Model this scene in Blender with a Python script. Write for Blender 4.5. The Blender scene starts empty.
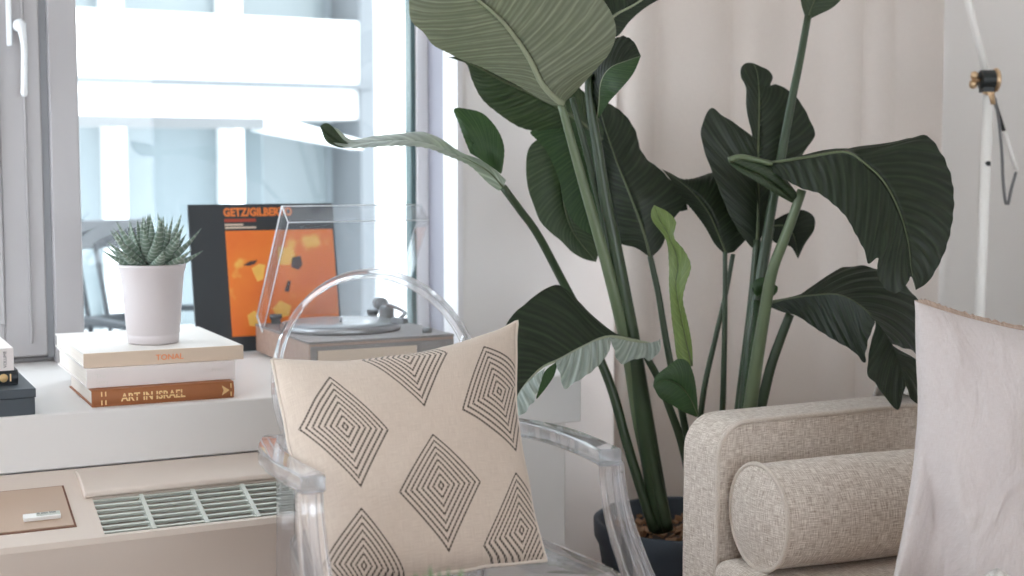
import bpy, bmesh, math, random
from mathutils import Vector, Matrix, noise
random.seed(7)
scene = bpy.context.scene
COL = scene.collection
PI = math.pi

# ------------------------------------------------------------------ camera, sky, sun, exposure
CAM = Vector((0, 0, 1.15))
FOC = 1400.0
YAW = math.atan(0.5)
PITCH = math.atan(118 / 1400)
FWD = Vector((math.sin(YAW) * math.cos(PITCH), math.cos(YAW) * math.cos(PITCH), -math.sin(PITCH)))
RGT = Vector((math.cos(YAW), -math.sin(YAW), 0))
UPV = RGT.cross(FWD)
cd = bpy.data.cameras.new('camera')
cd.sensor_width = 36
cd.lens = FOC / 1024 * 36
cd.clip_start = 0.05
cd.clip_end = 200
cd.dof.use_dof = True
cd.dof.focus_distance = 2.72
cd.dof.aperture_fstop = 3.2
cam = bpy.data.objects.new('camera', cd)
COL.objects.link(cam)
cam.matrix_world = Matrix(((RGT.x, UPV.x, -FWD.x, CAM.x), (RGT.y, UPV.y, -FWD.y, CAM.y), (RGT.z, UPV.z, -FWD.z, CAM.z), (0, 0, 0, 1)))
scene.camera = cam

world = bpy.data.worlds.new('sky')
scene.world = world
world.use_nodes = True
wn = world.node_tree
wn.nodes.clear()
wo = wn.nodes.new('ShaderNodeOutputWorld')
bg = wn.nodes.new('ShaderNodeBackground')
bg.inputs['Color'].default_value = (0.86, 0.93, 1.0, 1)
bg.inputs['Strength'].default_value = 5.2
wn.links.new(bg.outputs[0], wo.inputs[0])

sd = bpy.data.lights.new('sun', 'SUN')
sd.energy = 4.0
sd.angle = math.radians(3)
sd.color = (1.0, 0.97, 0.93)
sun = bpy.data.objects.new('sun', sd)
COL.objects.link(sun)
sun.rotation_euler = Vector((-0.25, 1.0, -1.5)).to_track_quat('-Z', 'Y').to_euler()

scene.view_settings.view_transform = 'Standard'
scene.view_settings.look = 'None'
scene.view_settings.gamma = 1
scene.view_settings.use_curve_mapping = False
scene.view_settings.exposure = 0.15
scene.cycles.max_bounces = 24
scene.cycles.transmission_bounces = 20
scene.cycles.transparent_max_bounces = 24
scene.cycles.glossy_bounces = 6
scene.cycles.diffuse_bounces = 6
scene.cycles.caustics_refractive = True
scene.cycles.caustics_reflective = False
scene.cycles.sample_clamp_indirect = 6
scene.cycles.blur_glossy = 0.5

# ------------------------------------------------------------------ helpers
def at(px, py, d):
    """real point at distance d along the view axis, seen at photo pixel px, py"""
    return CAM + d * (FWD + RGT * ((px - 512) / FOC) + UPV * ((288 - py) / FOC))

def at_plane(px, py, n, k):
    r = FWD + RGT * ((px - 512) / FOC) + UPV * ((288 - py) / FOC)
    n = Vector(n)
    return CAM + r * ((k - n.dot(CAM)) / n.dot(r))

class NT:
    """small node-tree writer"""
    def __init__(self, name):
        self.m = bpy.data.materials.new(name)
        self.m.use_nodes = True
        self.t = self.m.node_tree
        self.t.nodes.clear()
        self.out = self.t.nodes.new('ShaderNodeOutputMaterial')
    def n(self, kind, ins=None, **props):
        nd = self.t.nodes.new('ShaderNode' + kind)
        for k, v in props.items():
            setattr(nd, k, v)
        for k, v in (ins or {}).items():
            s = nd.inputs[k]
            if isinstance(v, bpy.types.NodeSocket):
                self.t.links.new(v, s)
            else:
                s.default_value = v
        return nd
    def math(self, op, a, b=0.0, c=0.0):
        return self.n('Math', {0: a, 1: b, 2: c}, operation=op).outputs[0]
    def mix(self, f, a, b):
        nd = self.n('Mix', None, data_type='RGBA')
        for i, v in ((0, f), (6, a), (7, b)):
            if isinstance(v, bpy.types.NodeSocket):
                self.t.links.new(v, nd.inputs[i])
            else:
                nd.inputs[i].default_value = v
        return nd.outputs[2]
    def done(self, sock):
        self.t.links.new(sock, self.out.inputs[0])
        return self.m

def rgb(c, k=1.0):
    """sRGB 0-255 -> linear"""
    r = []
    for v in c:
        v = v / 255
        r.append(k * (v / 12.92 if v <= 0.04045 else ((v + 0.055) / 1.055) ** 2.4))
    return (*r, 1)

def mat_plain(name, col, rough=0.6, metal=0.0, spec=0.5, bump=0.0, scale=60, var=0.0, coat=0.0, sheen=0.0):
    w = NT(name)
    tc = w.n('TexCoord')
    no = w.n('TexNoise', {'Vector': tc.outputs['Object'], 'Scale': scale, 'Detail': 4.0})
    c = col
    if var:
        f = w.math('MULTIPLY_ADD', no.outputs[0], var * 2, 1 - var)
        c = w.n('VectorMath', {0: col[:3], 'Scale': f}, operation='SCALE').outputs[0]
    p = w.n('BsdfPrincipled', {'Base Color': c, 'Roughness': rough, 'Metallic': metal, 'Specular IOR Level': spec, 'Coat Weight': coat, 'Sheen Weight': sheen})
    if bump:
        b = w.n('Bump', {'Height': no.outputs[0], 'Strength': bump, 'Distance': 0.002})
        w.t.links.new(b.outputs[0], p.inputs['Normal'])
    return w.done(p.outputs[0])

def mat_weave(name, col, dark, scale=420.0, contrast=0.6, bump=0.5, wrinkle=0.0, rough=0.9, translucent=0.0, sheen=0.2, slub=1.0):
    """woven cloth: stretched noises crossed at right angles"""
    w = NT(name)
    tc = w.n('TexCoord')
    co = tc.outputs['UV']
    mp1 = w.n('Mapping', {'Vector': co, 'Scale': (scale, scale * 0.05 * slub, 1)})
    mp2 = w.n('Mapping', {'Vector': co, 'Scale': (scale * 0.05 * slub, scale, 1), 'Location': (7, 3, 0)})
    n1 = w.n('TexNoise', {'Vector': mp1.outputs[0], 'Scale': 1.0, 'Detail': 2.0}).outputs[0]
    n2 = w.n('TexNoise', {'Vector': mp2.outputs[0], 'Scale': 1.0, 'Detail': 2.0}).outputs[0]
    h = w.math('ADD', n1, n2)
    f = w.n('MapRange', {0: h, 1: 0.72, 2: 1.28, 3: 0.0, 4: 1.0}).outputs[0]
    f2 = w.math('MULTIPLY_ADD', f, contrast, 1 - contrast)
    c = w.mix(f2, dark, col)
    p = w.n('BsdfPrincipled', {'Base Color': c, 'Roughness': rough, 'Specular IOR Level': 0.15, 'Sheen Weight': sheen, 'Sheen Roughness': 0.5})
    b = w.n('Bump', {'Height': h, 'Strength': bump, 'Distance': 0.0015})
    if wrinkle:
        nw = w.n('TexNoise', {'Vector': w.n('Mapping', {'Vector': co, 'Scale': (14, 4, 1)}).outputs[0], 'Scale': 1.0, 'Detail': 3.0, 'Distortion': 0.6}).outputs[0]
        b2 = w.n('Bump', {'Height': nw, 'Strength': wrinkle, 'Distance': 0.02})
        w.t.links.new(b2.outputs[0], b.inputs['Normal'])
    w.t.links.new(b.outputs[0], p.inputs['Normal'])
    s = p.outputs[0]
    if translucent:
        tr = w.n('BsdfTranslucent', {'Color': col})
        s = w.n('MixShader', {0: translucent, 1: s, 2: tr.outputs[0]}).outputs[0]
    return w.done(s)

def mat_clear(name, tint=(1, 1, 1, 1), ior=1.45, rough=0.0, gloss=1.0, haze=0.0):
    """thin clear sheet: passes light straight through, mirrors at the fresnel rate"""
    w = NT(name)
    f0 = ((ior - 1) / (ior + 1)) ** 2
    lw_ = w.n('LayerWeight', {'Blend': 0.5})
    fr = w.n('Math', {0: w.math('POWER', lw_.outputs['Facing'], 5.0), 1: 1 - f0, 2: f0}, operation='MULTIPLY_ADD')
    t = w.n('BsdfTransparent', {'Color': tint})
    g = w.n('BsdfGlossy', {'Color': (gloss, gloss, gloss, 1), 'Roughness': rough})
    sh = w.n('MixShader', {0: fr.outputs[0], 1: t.outputs[0], 2: g.outputs[0]}).outputs[0]
    if haze:
        d = w.n('BsdfTranslucent', {'Color': (0.9, 0.92, 0.95, 1)})
        e = w.n('BsdfDiffuse', {'Color': (0.9, 0.92, 0.95, 1)})
        de = w.n('MixShader', {0: 0.5, 1: d.outputs[0], 2: e.outputs[0]}).outputs[0]
        sh = w.n('MixShader', {0: haze, 1: sh, 2: de}).outputs[0]
    return w.done(sh)

def mat_glass(name, ior=1.42, rough=0.0, tint=(1, 1, 1, 1), straight=0.5, haze=0.06):
    """moulded clear plastic: refraction blended with straight see-through and a trace of surface haze"""
    w = NT(name)
    gl = w.n('BsdfGlass', {'Color': tint, 'Roughness': rough, 'IOR': ior}).outputs[0]
    f0 = ((ior - 1) / (ior + 1)) ** 2
    lw_ = w.n('LayerWeight', {'Blend': 0.5})
    fr = w.n('Math', {0: w.math('POWER', lw_.outputs['Facing'], 4.0), 1: 1 - f0, 2: f0 + 0.04}, operation='MULTIPLY_ADD')
    t = w.n('BsdfTransparent', {'Color': tint})
    g = w.n('BsdfGlossy', {'Color': (1, 1, 1, 1), 'Roughness': 0.03})
    cl = w.n('MixShader', {0: fr.outputs[0], 1: t.outputs[0], 2: g.outputs[0]}).outputs[0]
    sh = w.n('MixShader', {0: straight, 1: gl, 2: cl}).outputs[0]
    d = w.n('BsdfTranslucent', {'Color': (0.9, 0.9, 0.96, 1)})
    e = w.n('BsdfDiffuse', {'Color': (0.9, 0.9, 0.96, 1)})
    de = w.n('MixShader', {0: 0.5, 1: d.outputs[0], 2: e.outputs[0]}).outputs[0]
    return w.done(w.n('MixShader', {0: haze, 1: sh, 2: de}).outputs[0])

def mat_leaf(name, front, vein, rough=0.42, k=34.0, translucent=0.12, veinmix=0.35, spec=0.38):
    w = NT(name)
    uv = w.n('SeparateXYZ', {0: w.n('TexCoord').outputs['UV']})
    u, v = uv.outputs[0], uv.outputs[1]
    av = w.math('ABSOLUTE', w.math('SUBTRACT', v, 0.5))
    s = w.math('SUBTRACT', u, w.math('MULTIPLY', av, 0.30))
    nz = w.n('TexNoise', {'Vector': w.n('CombineXYZ', {0: s, 1: w.math('MULTIPLY', v, 0.15)}).outputs[0], 'Scale': k * 1.2, 'Detail': 3.0})
    wv = w.math('SINE', w.math('MULTIPLY', s, k * 6.0))
    hh = w.math('ADD', w.math('MULTIPLY', wv, 0.25), nz.outputs[0])
    big = w.n('TexNoise', {'Vector': w.n('TexCoord').outputs['Object'], 'Scale': 6.0, 'Detail': 3.0})
    f = w.n('MapRange', {0: hh, 1: 0.35, 2: 0.95, 3: 0.0, 4: veinmix}).outputs[0]
    c = w.mix(f, front, vein)
    fine = w.math('POWER', w.math('MAXIMUM', w.math('SINE', w.math('ADD', w.math('MULTIPLY', s, k * 2.6), w.math('MULTIPLY', nz.outputs[0], 2.0))), 0.0), 9.0)
    c = w.mix(w.math('MULTIPLY', fine, 0.55 * veinmix), c, tuple(min(1, x * 1.7) for x in vein[:3]) + (1,))
    c = w.mix(w.math('MULTIPLY', big.outputs[0], 0.45), c, (front[0] * 0.6, front[1] * 0.62, front[2] * 0.6, 1))
    b = w.n('Bump', {'Height': hh, 'Strength': 0.35, 'Distance': 0.002})
    p = w.n('BsdfPrincipled', {'Base Color': c, 'Roughness': rough, 'Specular IOR Level': spec, 'Normal': b.outputs[0]})
    sh = p.outputs[0]
    if translucent:
        tcol = w.n('VectorMath', {0: c, 1: (1.3, 1.6, 0.7)}, operation='MULTIPLY').outputs[0]
        tr = w.n('BsdfTranslucent', {'Color': tcol, 'Normal': b.outputs[0]})
        sh = w.n('MixShader', {0: translucent, 1: sh, 2: tr.outputs[0]}).outputs[0]
    return w.done(sh)

# ---- mesh builder
class MB:
    def __init__(self):
        self.v, self.f, self.uv, self.sm = [], [], {}, []
    def add(self, vs, fs, smooth=False, uvs=None):
        o = len(self.v)
        self.v += [Vector(p) for p in vs]
        for i, f in enumerate(fs):
            self.f.append([j + o for j in f])
            self.sm.append(smooth)
        if uvs:
            for i, t in enumerate(uvs):
                self.uv[i + o] = t
        return self
    def box(self, c, s, rz=0.0, M=None):
        x, y, z = s[0] / 2, s[1] / 2, s[2] / 2
        R = M if M is not None else Matrix.Rotation(rz, 3, 'Z')
        c = Vector(c)
        vs = [c + R @ Vector(p) for p in ((-x, -y, -z), (x, -y, -z), (x, y, -z), (-x, y, -z), (-x, -y, z), (x, -y, z), (x, y, z), (-x, y, z))]
        return self.add(vs, [(0, 3, 2, 1), (4, 5, 6, 7), (0, 1, 5, 4), (1, 2, 6, 5), (2, 3, 7, 6), (3, 0, 4, 7)])
    def bb(self, a, b):
        a, b = Vector(a), Vector(b)
        return self.box((a + b) / 2, (b - a))
    def tube(self, pts, r, n=10, cap=True, flat=1.0):
        pts = [Vector(p) for p in pts]
        m = len(pts)
        rs = r if isinstance(r, (list, tuple)) else [r] * m
        vs, fs, uvs = [], [], []
        prev = None
        for i, p in enumerate(pts):
            t = (pts[min(i + 1, m - 1)] - pts[max(i - 1, 0)]).normalized()
            if prev is None:
                a = t.cross(Vector((0, 0, 1)))
                if a.length < 0.05:
                    a = t.cross(Vector((0, 1, 0)))
            else:
                a = prev - t * prev.dot(t)
            a.normalize()
            prev = a
            b = t.cross(a)
            for k in range(n):
                an = 2 * PI * k / n
                vs.append(p + rs[i] * (a * math.cos(an) + b * math.sin(an) * flat))
                uvs.append((i / max(1, m - 1), k / n))
        for i in range(m - 1):
            for k in range(n):
                k2 = (k + 1) % n
                fs.append((i * n + k, i * n + k2, (i + 1) * n + k2, (i + 1) * n + k))
        if cap:
            fs.append(tuple(range(n - 1, -1, -1)))
            fs.append(tuple((m - 1) * n + k for k in range(n)))
        return self.add(vs, fs, True, uvs)
    def ribbon(self, pts, side, w, h, closed=False):
        """rectangular section swept along pts; side = list of side vectors (width w), height h along tangent x side"""
        m = len(pts)
        ws = w if isinstance(w, (list, tuple)) else [w] * m
        hs = h if isinstance(h, (list, tuple)) else [h] * m
        vs, fs = [], []
        for i in range(m):
            if closed:
                t = (pts[(i + 1) % m] - pts[(i - 1) % m]).normalized()
            else:
                t = (pts[min(i + 1, m - 1)] - pts[max(i - 1, 0)]).normalized()
            s = side[i] if isinstance(side, list) else side
            s = (s - t * s.dot(t)).normalized()
            u = s.cross(t).normalized()
            for a, b in ((-1, -1), (1, -1), (1, 1), (-1, 1)):
                vs.append(pts[i] + s * a * ws[i] / 2 + u * b * hs[i] / 2)
        for i in range(m if closed else m - 1):
            j = (i + 1) % m
            for k in range(4):
                k2 = (k + 1) % 4
                fs.append((i * 4 + k, i * 4 + k2, j * 4 + k2, j * 4 + k))
        if not closed:
            fs.append((3, 2, 1, 0))
            fs.append(tuple((m - 1) * 4 + k for k in range(4)))
        return self.add(vs, fs, False)
    def lathe(self, prof, n=48, c=(0, 0, 0), axis='Z', cap=True):
        c = Vector(c)
        vs, fs, uvs = [], [], []
        for i, (r, z) in enumerate(prof):
            for k in range(n):
                a = 2 * PI * k / n
                p = (r * math.cos(a), r * math.sin(a), z)
                if axis == 'X':
                    p = (p[2], p[0], p[1])
                elif axis == 'Y':
                    p = (p[1], p[2], p[0])
                vs.append(c + Vector(p))
                uvs.append((a * 0.1, z))
        for i in range(len(prof) - 1):
            for k in range(n):
                k2 = (k + 1) % n
                fs.append((i * n + k, i * n + k2, (i + 1) * n + k2, (i + 1) * n + k))
        if cap:
            fs.append(tuple(range(n - 1, -1, -1)))
            fs.append(tuple((len(prof) - 1) * n + k for k in range(n)))
        return self.add(vs, fs, True, uvs)
    def prism(self, poly, d0, d1, plane='XZ'):
        """polygon in a plane extruded along the third axis"""
        n = len(poly)
        def P(a, b, c):
            return {'XZ': (a, c, b), 'YZ': (c, a, b), 'XY': (a, b, c)}[plane]
        vs = [P(a, b, d0) for a, b in poly] + [P(a, b, d1) for a, b in poly]
        fs = [tuple(range(n)), tuple(range(2 * n - 1, n - 1, -1))]
        for i in range(n):
            j = (i + 1) % n
            fs.append((i, i + n, j + n, j))
        return self.add(vs, fs)
    def grid(self, rows, smooth=True, uvf=None):
        m, n = len(rows), len(rows[0])
        vs = [p for r in rows for p in r]
        fs = [(i * n + j, i * n + j + 1, (i + 1) * n + j + 1, (i + 1) * n + j) for i in range(m - 1) for j in range(n - 1)]
        uvs = [(uvf(i / (m - 1), j / (n - 1)) if uvf else (i / (m - 1), j / (n - 1))) for i in range(m) for j in range(n)]
        return self.add(vs, fs, smooth, uvs)
    def build(self, name, mat, parent=None, bevel=0.0, seg=2, subsurf=0, loc=None, rz=None, fix=True, weld=0.0):
        me = bpy.data.meshes.new(name)
        me.from_pydata([tuple(p) for p in self.v], [], self.f)
        for p, s in zip(me.polygons, self.sm):
            p.use_smooth = s
        if self.uv:
            ul = me.uv_layers.new(name='UVMap')
            for li, l in enumerate(me.loops):
                ul.data[li].uv = self.uv.get(l.vertex_index, (0, 0))
        else:
            # box-projected metric UVs so cloth and wood textures work on every face
            ul = me.uv_layers.new(name='UVMap')
            me.update()
            for p in me.polygons:
                nn = p.normal
                ax = max(range(3), key=lambda i: abs(nn[i]))
                for li in p.loop_indices:
                    q = me.vertices[me.loops[li].vertex_index].co
                    ul.data[li].uv = (q[(ax + 1) % 3], q[(ax + 2) % 3])
        if weld or fix:
            bm = bmesh.new()
            bm.from_mesh(me)
            if weld:
                bmesh.ops.remove_doubles(bm, verts=bm.verts, dist=weld)
            if fix:
                bmesh.ops.recalc_face_normals(bm, faces=bm.faces)
            bm.to_mesh(me)
            bm.free()
        o = bpy.data.objects.new(name, me)
        COL.objects.link(o)
        for mm in (mat if isinstance(mat, (list, tuple)) else [mat]):
            me.materials.append(mm)
        if bevel:
            b = o.modifiers.new('bevel', 'BEVEL')
            b.width = bevel
            b.segments = seg
            b.limit_method = 'ANGLE'
            b.angle_limit = 0.6
            b.harden_normals = False
            for p in me.polygons:
                p.use_smooth = True
            try:
                me.set_sharp_from_angle(angle=0.6)
            except Exception:
                pass
        if subsurf:
            s = o.modifiers.new('subsurf', 'SUBSURF')
            s.levels = s.render_levels = subsurf
        if parent:
            o.parent = parent
        if loc is not None:
            o.location = loc
        if rz is not None:
            o.rotation_euler[2] = rz
        return o

def tag(o, label=None, cat=None, group=None, kind=None):
    if label: o['label'] = label
    if cat: o['category'] = cat
    if group: o['group'] = group
    if kind: o['kind'] = kind
    return o

def thing(name, label, cat, loc=(0, 0, 0), rz=0.0, group=None):
    o = bpy.data.objects.new(name, None)
    o.empty_display_size = 0.05
    COL.objects.link(o)
    o.location = loc
    o.rotation_euler = (0, 0, rz)
    return tag(o, label, cat, group)

def text(name, s, size, mat, parent, loc, rot=(PI / 2, 0, 0), ext=0.0004, align='LEFT', sx=1.0, bold=0.0):
    cu = bpy.data.curves.new(name, 'FONT')
    cu.body = s
    cu.size = size
    cu.extrude = ext
    cu.offset = bold
    cu.align_x = align
    cu.resolution_u = 3
    tmp = bpy.data.objects.new('tmp', cu)
    COL.objects.link(tmp)
    bpy.context.view_layer.update()
    me = bpy.data.meshes.new_from_object(tmp.evaluated_get(bpy.context.evaluated_depsgraph_get()))
    bpy.data.objects.remove(tmp)
    bpy.data.curves.remove(cu)
    me.name = name
    me.materials.clear()
    me.materials.append(mat)
    o = bpy.data.objects.new(name, me)
    COL.objects.link(o)
    o.parent = parent
    o.location = loc
    o.rotation_euler = rot
    o.scale = (sx, 1, 1)
    return o

def catmull(pts, n):
    """resample a polyline of Vectors to n points, uniform arc length, smooth"""
    pts = [Vector(p) for p in pts]
    if len(pts) == 2:
        return [pts[0].lerp(pts[1], i / (n - 1)) for i in range(n)]
    P = [2 * pts[0] - pts[1]] + pts + [2 * pts[-1] - pts[-2]]
    dense = []
    for i in range(1, len(P) - 2):
        p0, p1, p2, p3 = P[i - 1:i + 3]
        for k in range(14):
            t = k / 14
            dense.append(0.5 * ((2 * p1) + (p2 - p0) * t + (2 * p0 - 5 * p1 + 4 * p2 - p3) * t * t + (3 * p1 - p0 - 3 * p2 + p3) * t ** 3))
    dense.append(pts[-1])
    L = [0.0]
    for a, b in zip(dense, dense[1:]):
        L.append(L[-1] + (b - a).length)
    out, j = [], 0
    for i in range(n):
        s = L[-1] * i / (n - 1)
        while j < len(L) - 2 and L[j + 1] < s:
            j += 1
        dl = L[j + 1] - L[j]
        out.append(dense[j].lerp(dense[j + 1], 0 if dl == 0 else min(1, (s - L[j]) / dl)))
    return out

# ------------------------------------------------------------------ materials
M = {}
M['wall'] = mat_plain('wall_paint', rgb((243, 241, 241)), 0.75, bump=0.04, scale=90)
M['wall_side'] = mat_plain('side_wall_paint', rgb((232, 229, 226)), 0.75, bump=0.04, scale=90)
M['ceiling'] = mat_plain('ceiling_paint', rgb((240, 238, 235)), 0.8)
M['sill'] = mat_plain('sill_lacquer', rgb((226, 223, 221)), 0.38, var=0.02, scale=8)
M['frame'] = mat_plain('window_frame_lacquer', rgb((176, 173, 175)), 0.35)
M['frame_light'] = mat_plain('window_bead_lacquer', rgb((238, 237, 240)), 0.35)
M['seal'] = mat_plain('window_seal', rgb((150, 152, 156)), 0.6)
M['seal_green'] = mat_plain('green_glass_edge', rgb((78, 100, 100)), 0.25)
M['pane'] = mat_clear('window_pane', (0.97, 0.99, 0.99, 1), 1.35)
M['handle'] = mat_plain('white_handle', rgb((240, 244, 248)), 0.25)
M['ac'] = mat_plain('ac_enamel', rgb((209, 195, 184)), 0.45, var=0.015, scale=6)
M['ac_door'] = mat_plain('ac_door_tan', rgb((184, 160, 141)), 0.4, var=0.02, scale=10)
M['slat'] = mat_plain('grille_slat', rgb((196, 200, 192)), 0.45)
M['dark_gap'] = mat_plain('dark_recess', rgb((44, 60, 60)), 0.8)
M['white_ink'] = mat_plain('white_print', rgb((240, 240, 238)), 0.6)
M['dark_ink'] = mat_plain('dark_print', rgb((50, 52, 56)), 0.6)
M['gold_ink'] = mat_plain('gold_foil', rgb((232, 196, 140)), 0.35, metal=0.25)
M['orange_ink'] = mat_plain('orange_print', rgb((236, 130, 60)), 0.5)
M['red_ink'] = mat_plain('red_print', rgb((170, 66, 44)), 0.5)
M['tan_cloth'] = mat_plain('tan_book_cloth', rgb((214, 194, 174)), 0.7, bump=0.1, scale=400)
M['cream_board'] = mat_plain('cream_book_cover', rgb((226, 221, 216)), 0.55)
M['white_board'] = mat_plain('white_book_cover', rgb((232, 224, 222)), 0.5)
M['brown_cloth'] = mat_plain('brown_book_cloth', rgb((158, 98, 58)), 0.6, bump=0.1, scale=400, var=0.05)
M['black_board'] = mat_plain('black_book_cover', rgb((46, 50, 54)), 0.5)
M['slate_box'] = mat_plain('slate_box_cover', rgb((62, 70, 78)), 0.5)

def mat_pages():
    w = NT('book_pages')
    tc = w.n('TexCoord')
    mp = w.n('Mapping', {'Vector': tc.outputs['Object'], 'Scale': (3, 3, 900)})
    n = w.n('TexNoise', {'Vector': mp.outputs[0], 'Scale': 1.0, 'Detail': 2.0})
    c = w.mix(n.outputs[0], rgb((226, 214, 204)), rgb((248, 242, 236)))
    return w.done(w.n('BsdfPrincipled', {'Base Color': c, 'Roughness': 0.8}).outputs[0])
M['pages'] = mat_pages()
M['ceramic'] = mat_plain('white_ceramic', rgb((208, 200, 201)), 0.35, var=0.02, scale=20)
M['soil'] = mat_plain('potting_soil', rgb((66, 50, 40)), 0.95, bump=1.0, scale=120, var=0.5)

def mat_succulent():
    w = NT('succulent_leaf')
    uv = w.n('SeparateXYZ', {0: w.n('TexCoord').outputs['UV']})
    st = w.math('SINE', w.math('MULTIPLY', uv.outputs[0], 70.0))
    nz = w.n('TexNoise', {'Vector': w.n('TexCoord').outputs['Object'], 'Scale': 160.0}).outputs[0]
    f = w.n('MapRange', {0: w.math('ADD', st, nz), 1: 0.75, 2: 1.3, 3: 0.0, 4: 0.45}).outputs[0]
    c = w.mix(f, rgb((112, 130, 116)), rgb((196, 204, 196)))
    return w.done(w.n('BsdfPrincipled', {'Base Color': c, 'Roughness': 0.5}).outputs[0])
M['succulent'] = mat_succulent()
M['acrylic'] = mat_glass('clear_polycarbonate', 1.34, 0.0, (0.985, 0.988, 1.0, 1), 0.45, 0.05)
M['sheet'] = mat_clear('clear_acrylic_sheet', (0.97, 0.975, 0.98, 1), 1.45, haze=0.03)
M['edge'] = mat_plain('acrylic_edge_glint', rgb((236, 240, 244)), 0.3)  # white stands for light caught along the polished edges
M['steel'] = mat_plain('brushed_steel', rgb((170, 172, 176)), 0.3, metal=0.9)
M['grey_metal'] = mat_plain('grey_metal', rgb((120, 124, 128)), 0.4, metal=0.6)
M['brass'] = mat_plain('brass', rgb((214, 184, 148)), 0.3, metal=0.85)
M['lamp_white'] = mat_plain('white_lamp_tube', rgb((246, 244, 241)), 0.3)
M['black'] = mat_plain('black_joint', rgb((30, 36, 36)), 0.45)
M['grey_cord'] = mat_plain('grey_cord', rgb((116, 116, 118)), 0.7, var=0.3, scale=400)
M['planter'] = mat_plain('slate_blue_planter', rgb((54, 64, 76)), 0.6, var=0.1, scale=30)
M['stem'] = mat_plain('plant_stem', rgb((50, 66, 44)), 0.33, var=0.25, scale=14)
M['stem_pale'] = mat_plain('pale_plant_stem', rgb((94, 108, 80)), 0.33, var=0.2, scale=14)
M['stem_brown'] = mat_plain('brown_sheath', rgb((122, 84, 66)), 0.6, var=0.3, scale=40)
M['midrib'] = mat_plain('leaf_midrib', rgb((84, 94, 66)), 0.45, var=0.1, scale=30)
M['midrib_pale'] = mat_plain('pale_leaf_midrib', rgb((150, 157, 132)), 0.45, var=0.1, scale=30)
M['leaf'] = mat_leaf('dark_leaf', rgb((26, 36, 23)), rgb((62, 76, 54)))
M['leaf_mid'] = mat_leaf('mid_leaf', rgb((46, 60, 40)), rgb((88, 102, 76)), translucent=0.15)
M['leaf_green'] = mat_leaf('green_and_lit_leaf', rgb((48, 72, 44)), rgb((80, 104, 64)), translucent=0.25)  # brighter green, also painted in for the lit half of leaf C
M['leaf_pale'] = mat_leaf('pale_backlit_underside', rgb((112, 116, 102)), rgb((150, 153, 138)), rough=0.5, translucent=0.14, k=46, veinmix=0.55)  # grey-green underside, paled further for backlight and window gloss
M['leaf_silver'] = mat_leaf('silver_gloss_and_underside', rgb((140, 149, 144)), rgb((188, 194, 190)), rough=0.36, k=14, translucent=0.15, veinmix=0.5)  # silver of G's underside; on F it paints the gloss on top
M['leaf_young'] = mat_leaf('young_leaf', rgb((104, 122, 70)), rgb((142, 156, 96)), translucent=0.2)
M['curtain'] = mat_weave('curtain_voile', rgb((238, 230, 224)), rgb((216, 206, 200)), 900, 0.3, 0.2, translucent=0.16, sheen=0.0)
M['sofa'] = mat_weave('sofa_tweed', rgb((245, 237, 228)), rgb((150, 125, 106)), 560, 0.8, 0.5, slub=1.6)
M['piping'] = mat_weave('sofa_piping', rgb((232, 222, 212)), rgb((176, 158, 142)), 300, 0.6, 0.5)
M['linen'] = mat_weave('blush_linen', rgb((208, 200, 199)), rgb((182, 168, 162)), 900, 0.5, 0.3, wrinkle=0.5)
M['fringe'] = mat_weave('frayed_linen', rgb((196, 176, 162)), rgb((128, 104, 90)), 420, 0.8, 0.5)
M['lace'] = mat_weave('white_crochet', rgb((246, 243, 240)), rgb((186, 176, 168)), 160, 0.75, 1.0, slub=8)
M['building'] = mat_plain('white_facade', rgb((240, 240, 240)), 0.8)
M['facade_glass'] = mat_plain('blue_facade_glass', (0.16, 0.185, 0.195, 1), 0.35, spec=0.2)
M['facade_grey'] = mat_plain('grey_facade_panel', (0.24, 0.27, 0.29, 1), 0.5, spec=0.2)
M['rail'] = mat_plain('grey_rail', (0.17, 0.18, 0.19, 1), 0.5, spec=0.2)
M['rail_white'] = mat_plain('white_rail', rgb((235, 238, 242)), 0.5)
M['patio'] = mat_plain('grey_patio_resin', (0.05, 0.056, 0.064, 1), 0.6, spec=0.2)
M['paving'] = mat_plain('balcony_paving', rgb((190, 188, 184)), 0.8, var=0.06, scale=10)

def mat_wood(name, a, b, sc=(2, 30, 30), rough=0.5):
    w = NT(name)
    mp = w.n('Mapping', {'Vector': w.n('TexCoord').outputs['Object'], 'Scale': sc})
    n = w.n('TexNoise', {'Vector': mp.outputs[0], 'Scale': 2.0, 'Detail': 5.0, 'Distortion': 0.8})
    c = w.mix(n.outputs[0], a, b)
    return w.done(w.n('BsdfPrincipled', {'Base Color': c, 'Roughness': rough}).outputs[0])
M['wood'] = mat_wood('turntable_wood', rgb((150, 122, 108)), rgb((192, 164, 148)))
M['wood_grey'] = mat_wood('grey_wood_top', rgb((112, 106, 106)), rgb((150, 144, 142)))
M['oak'] = mat_wood('oak_floor', rgb((126, 108, 94)), rgb((158, 138, 120)), (1.2, 14, 14), 0.45)
M['vinyl'] = mat_plain('record_vinyl', rgb((150, 156, 162)), 0.25)
M['fur'] = mat_plain('bark_chip', rgb((160, 122, 94)), 0.9, var=0.35, scale=60)

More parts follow.
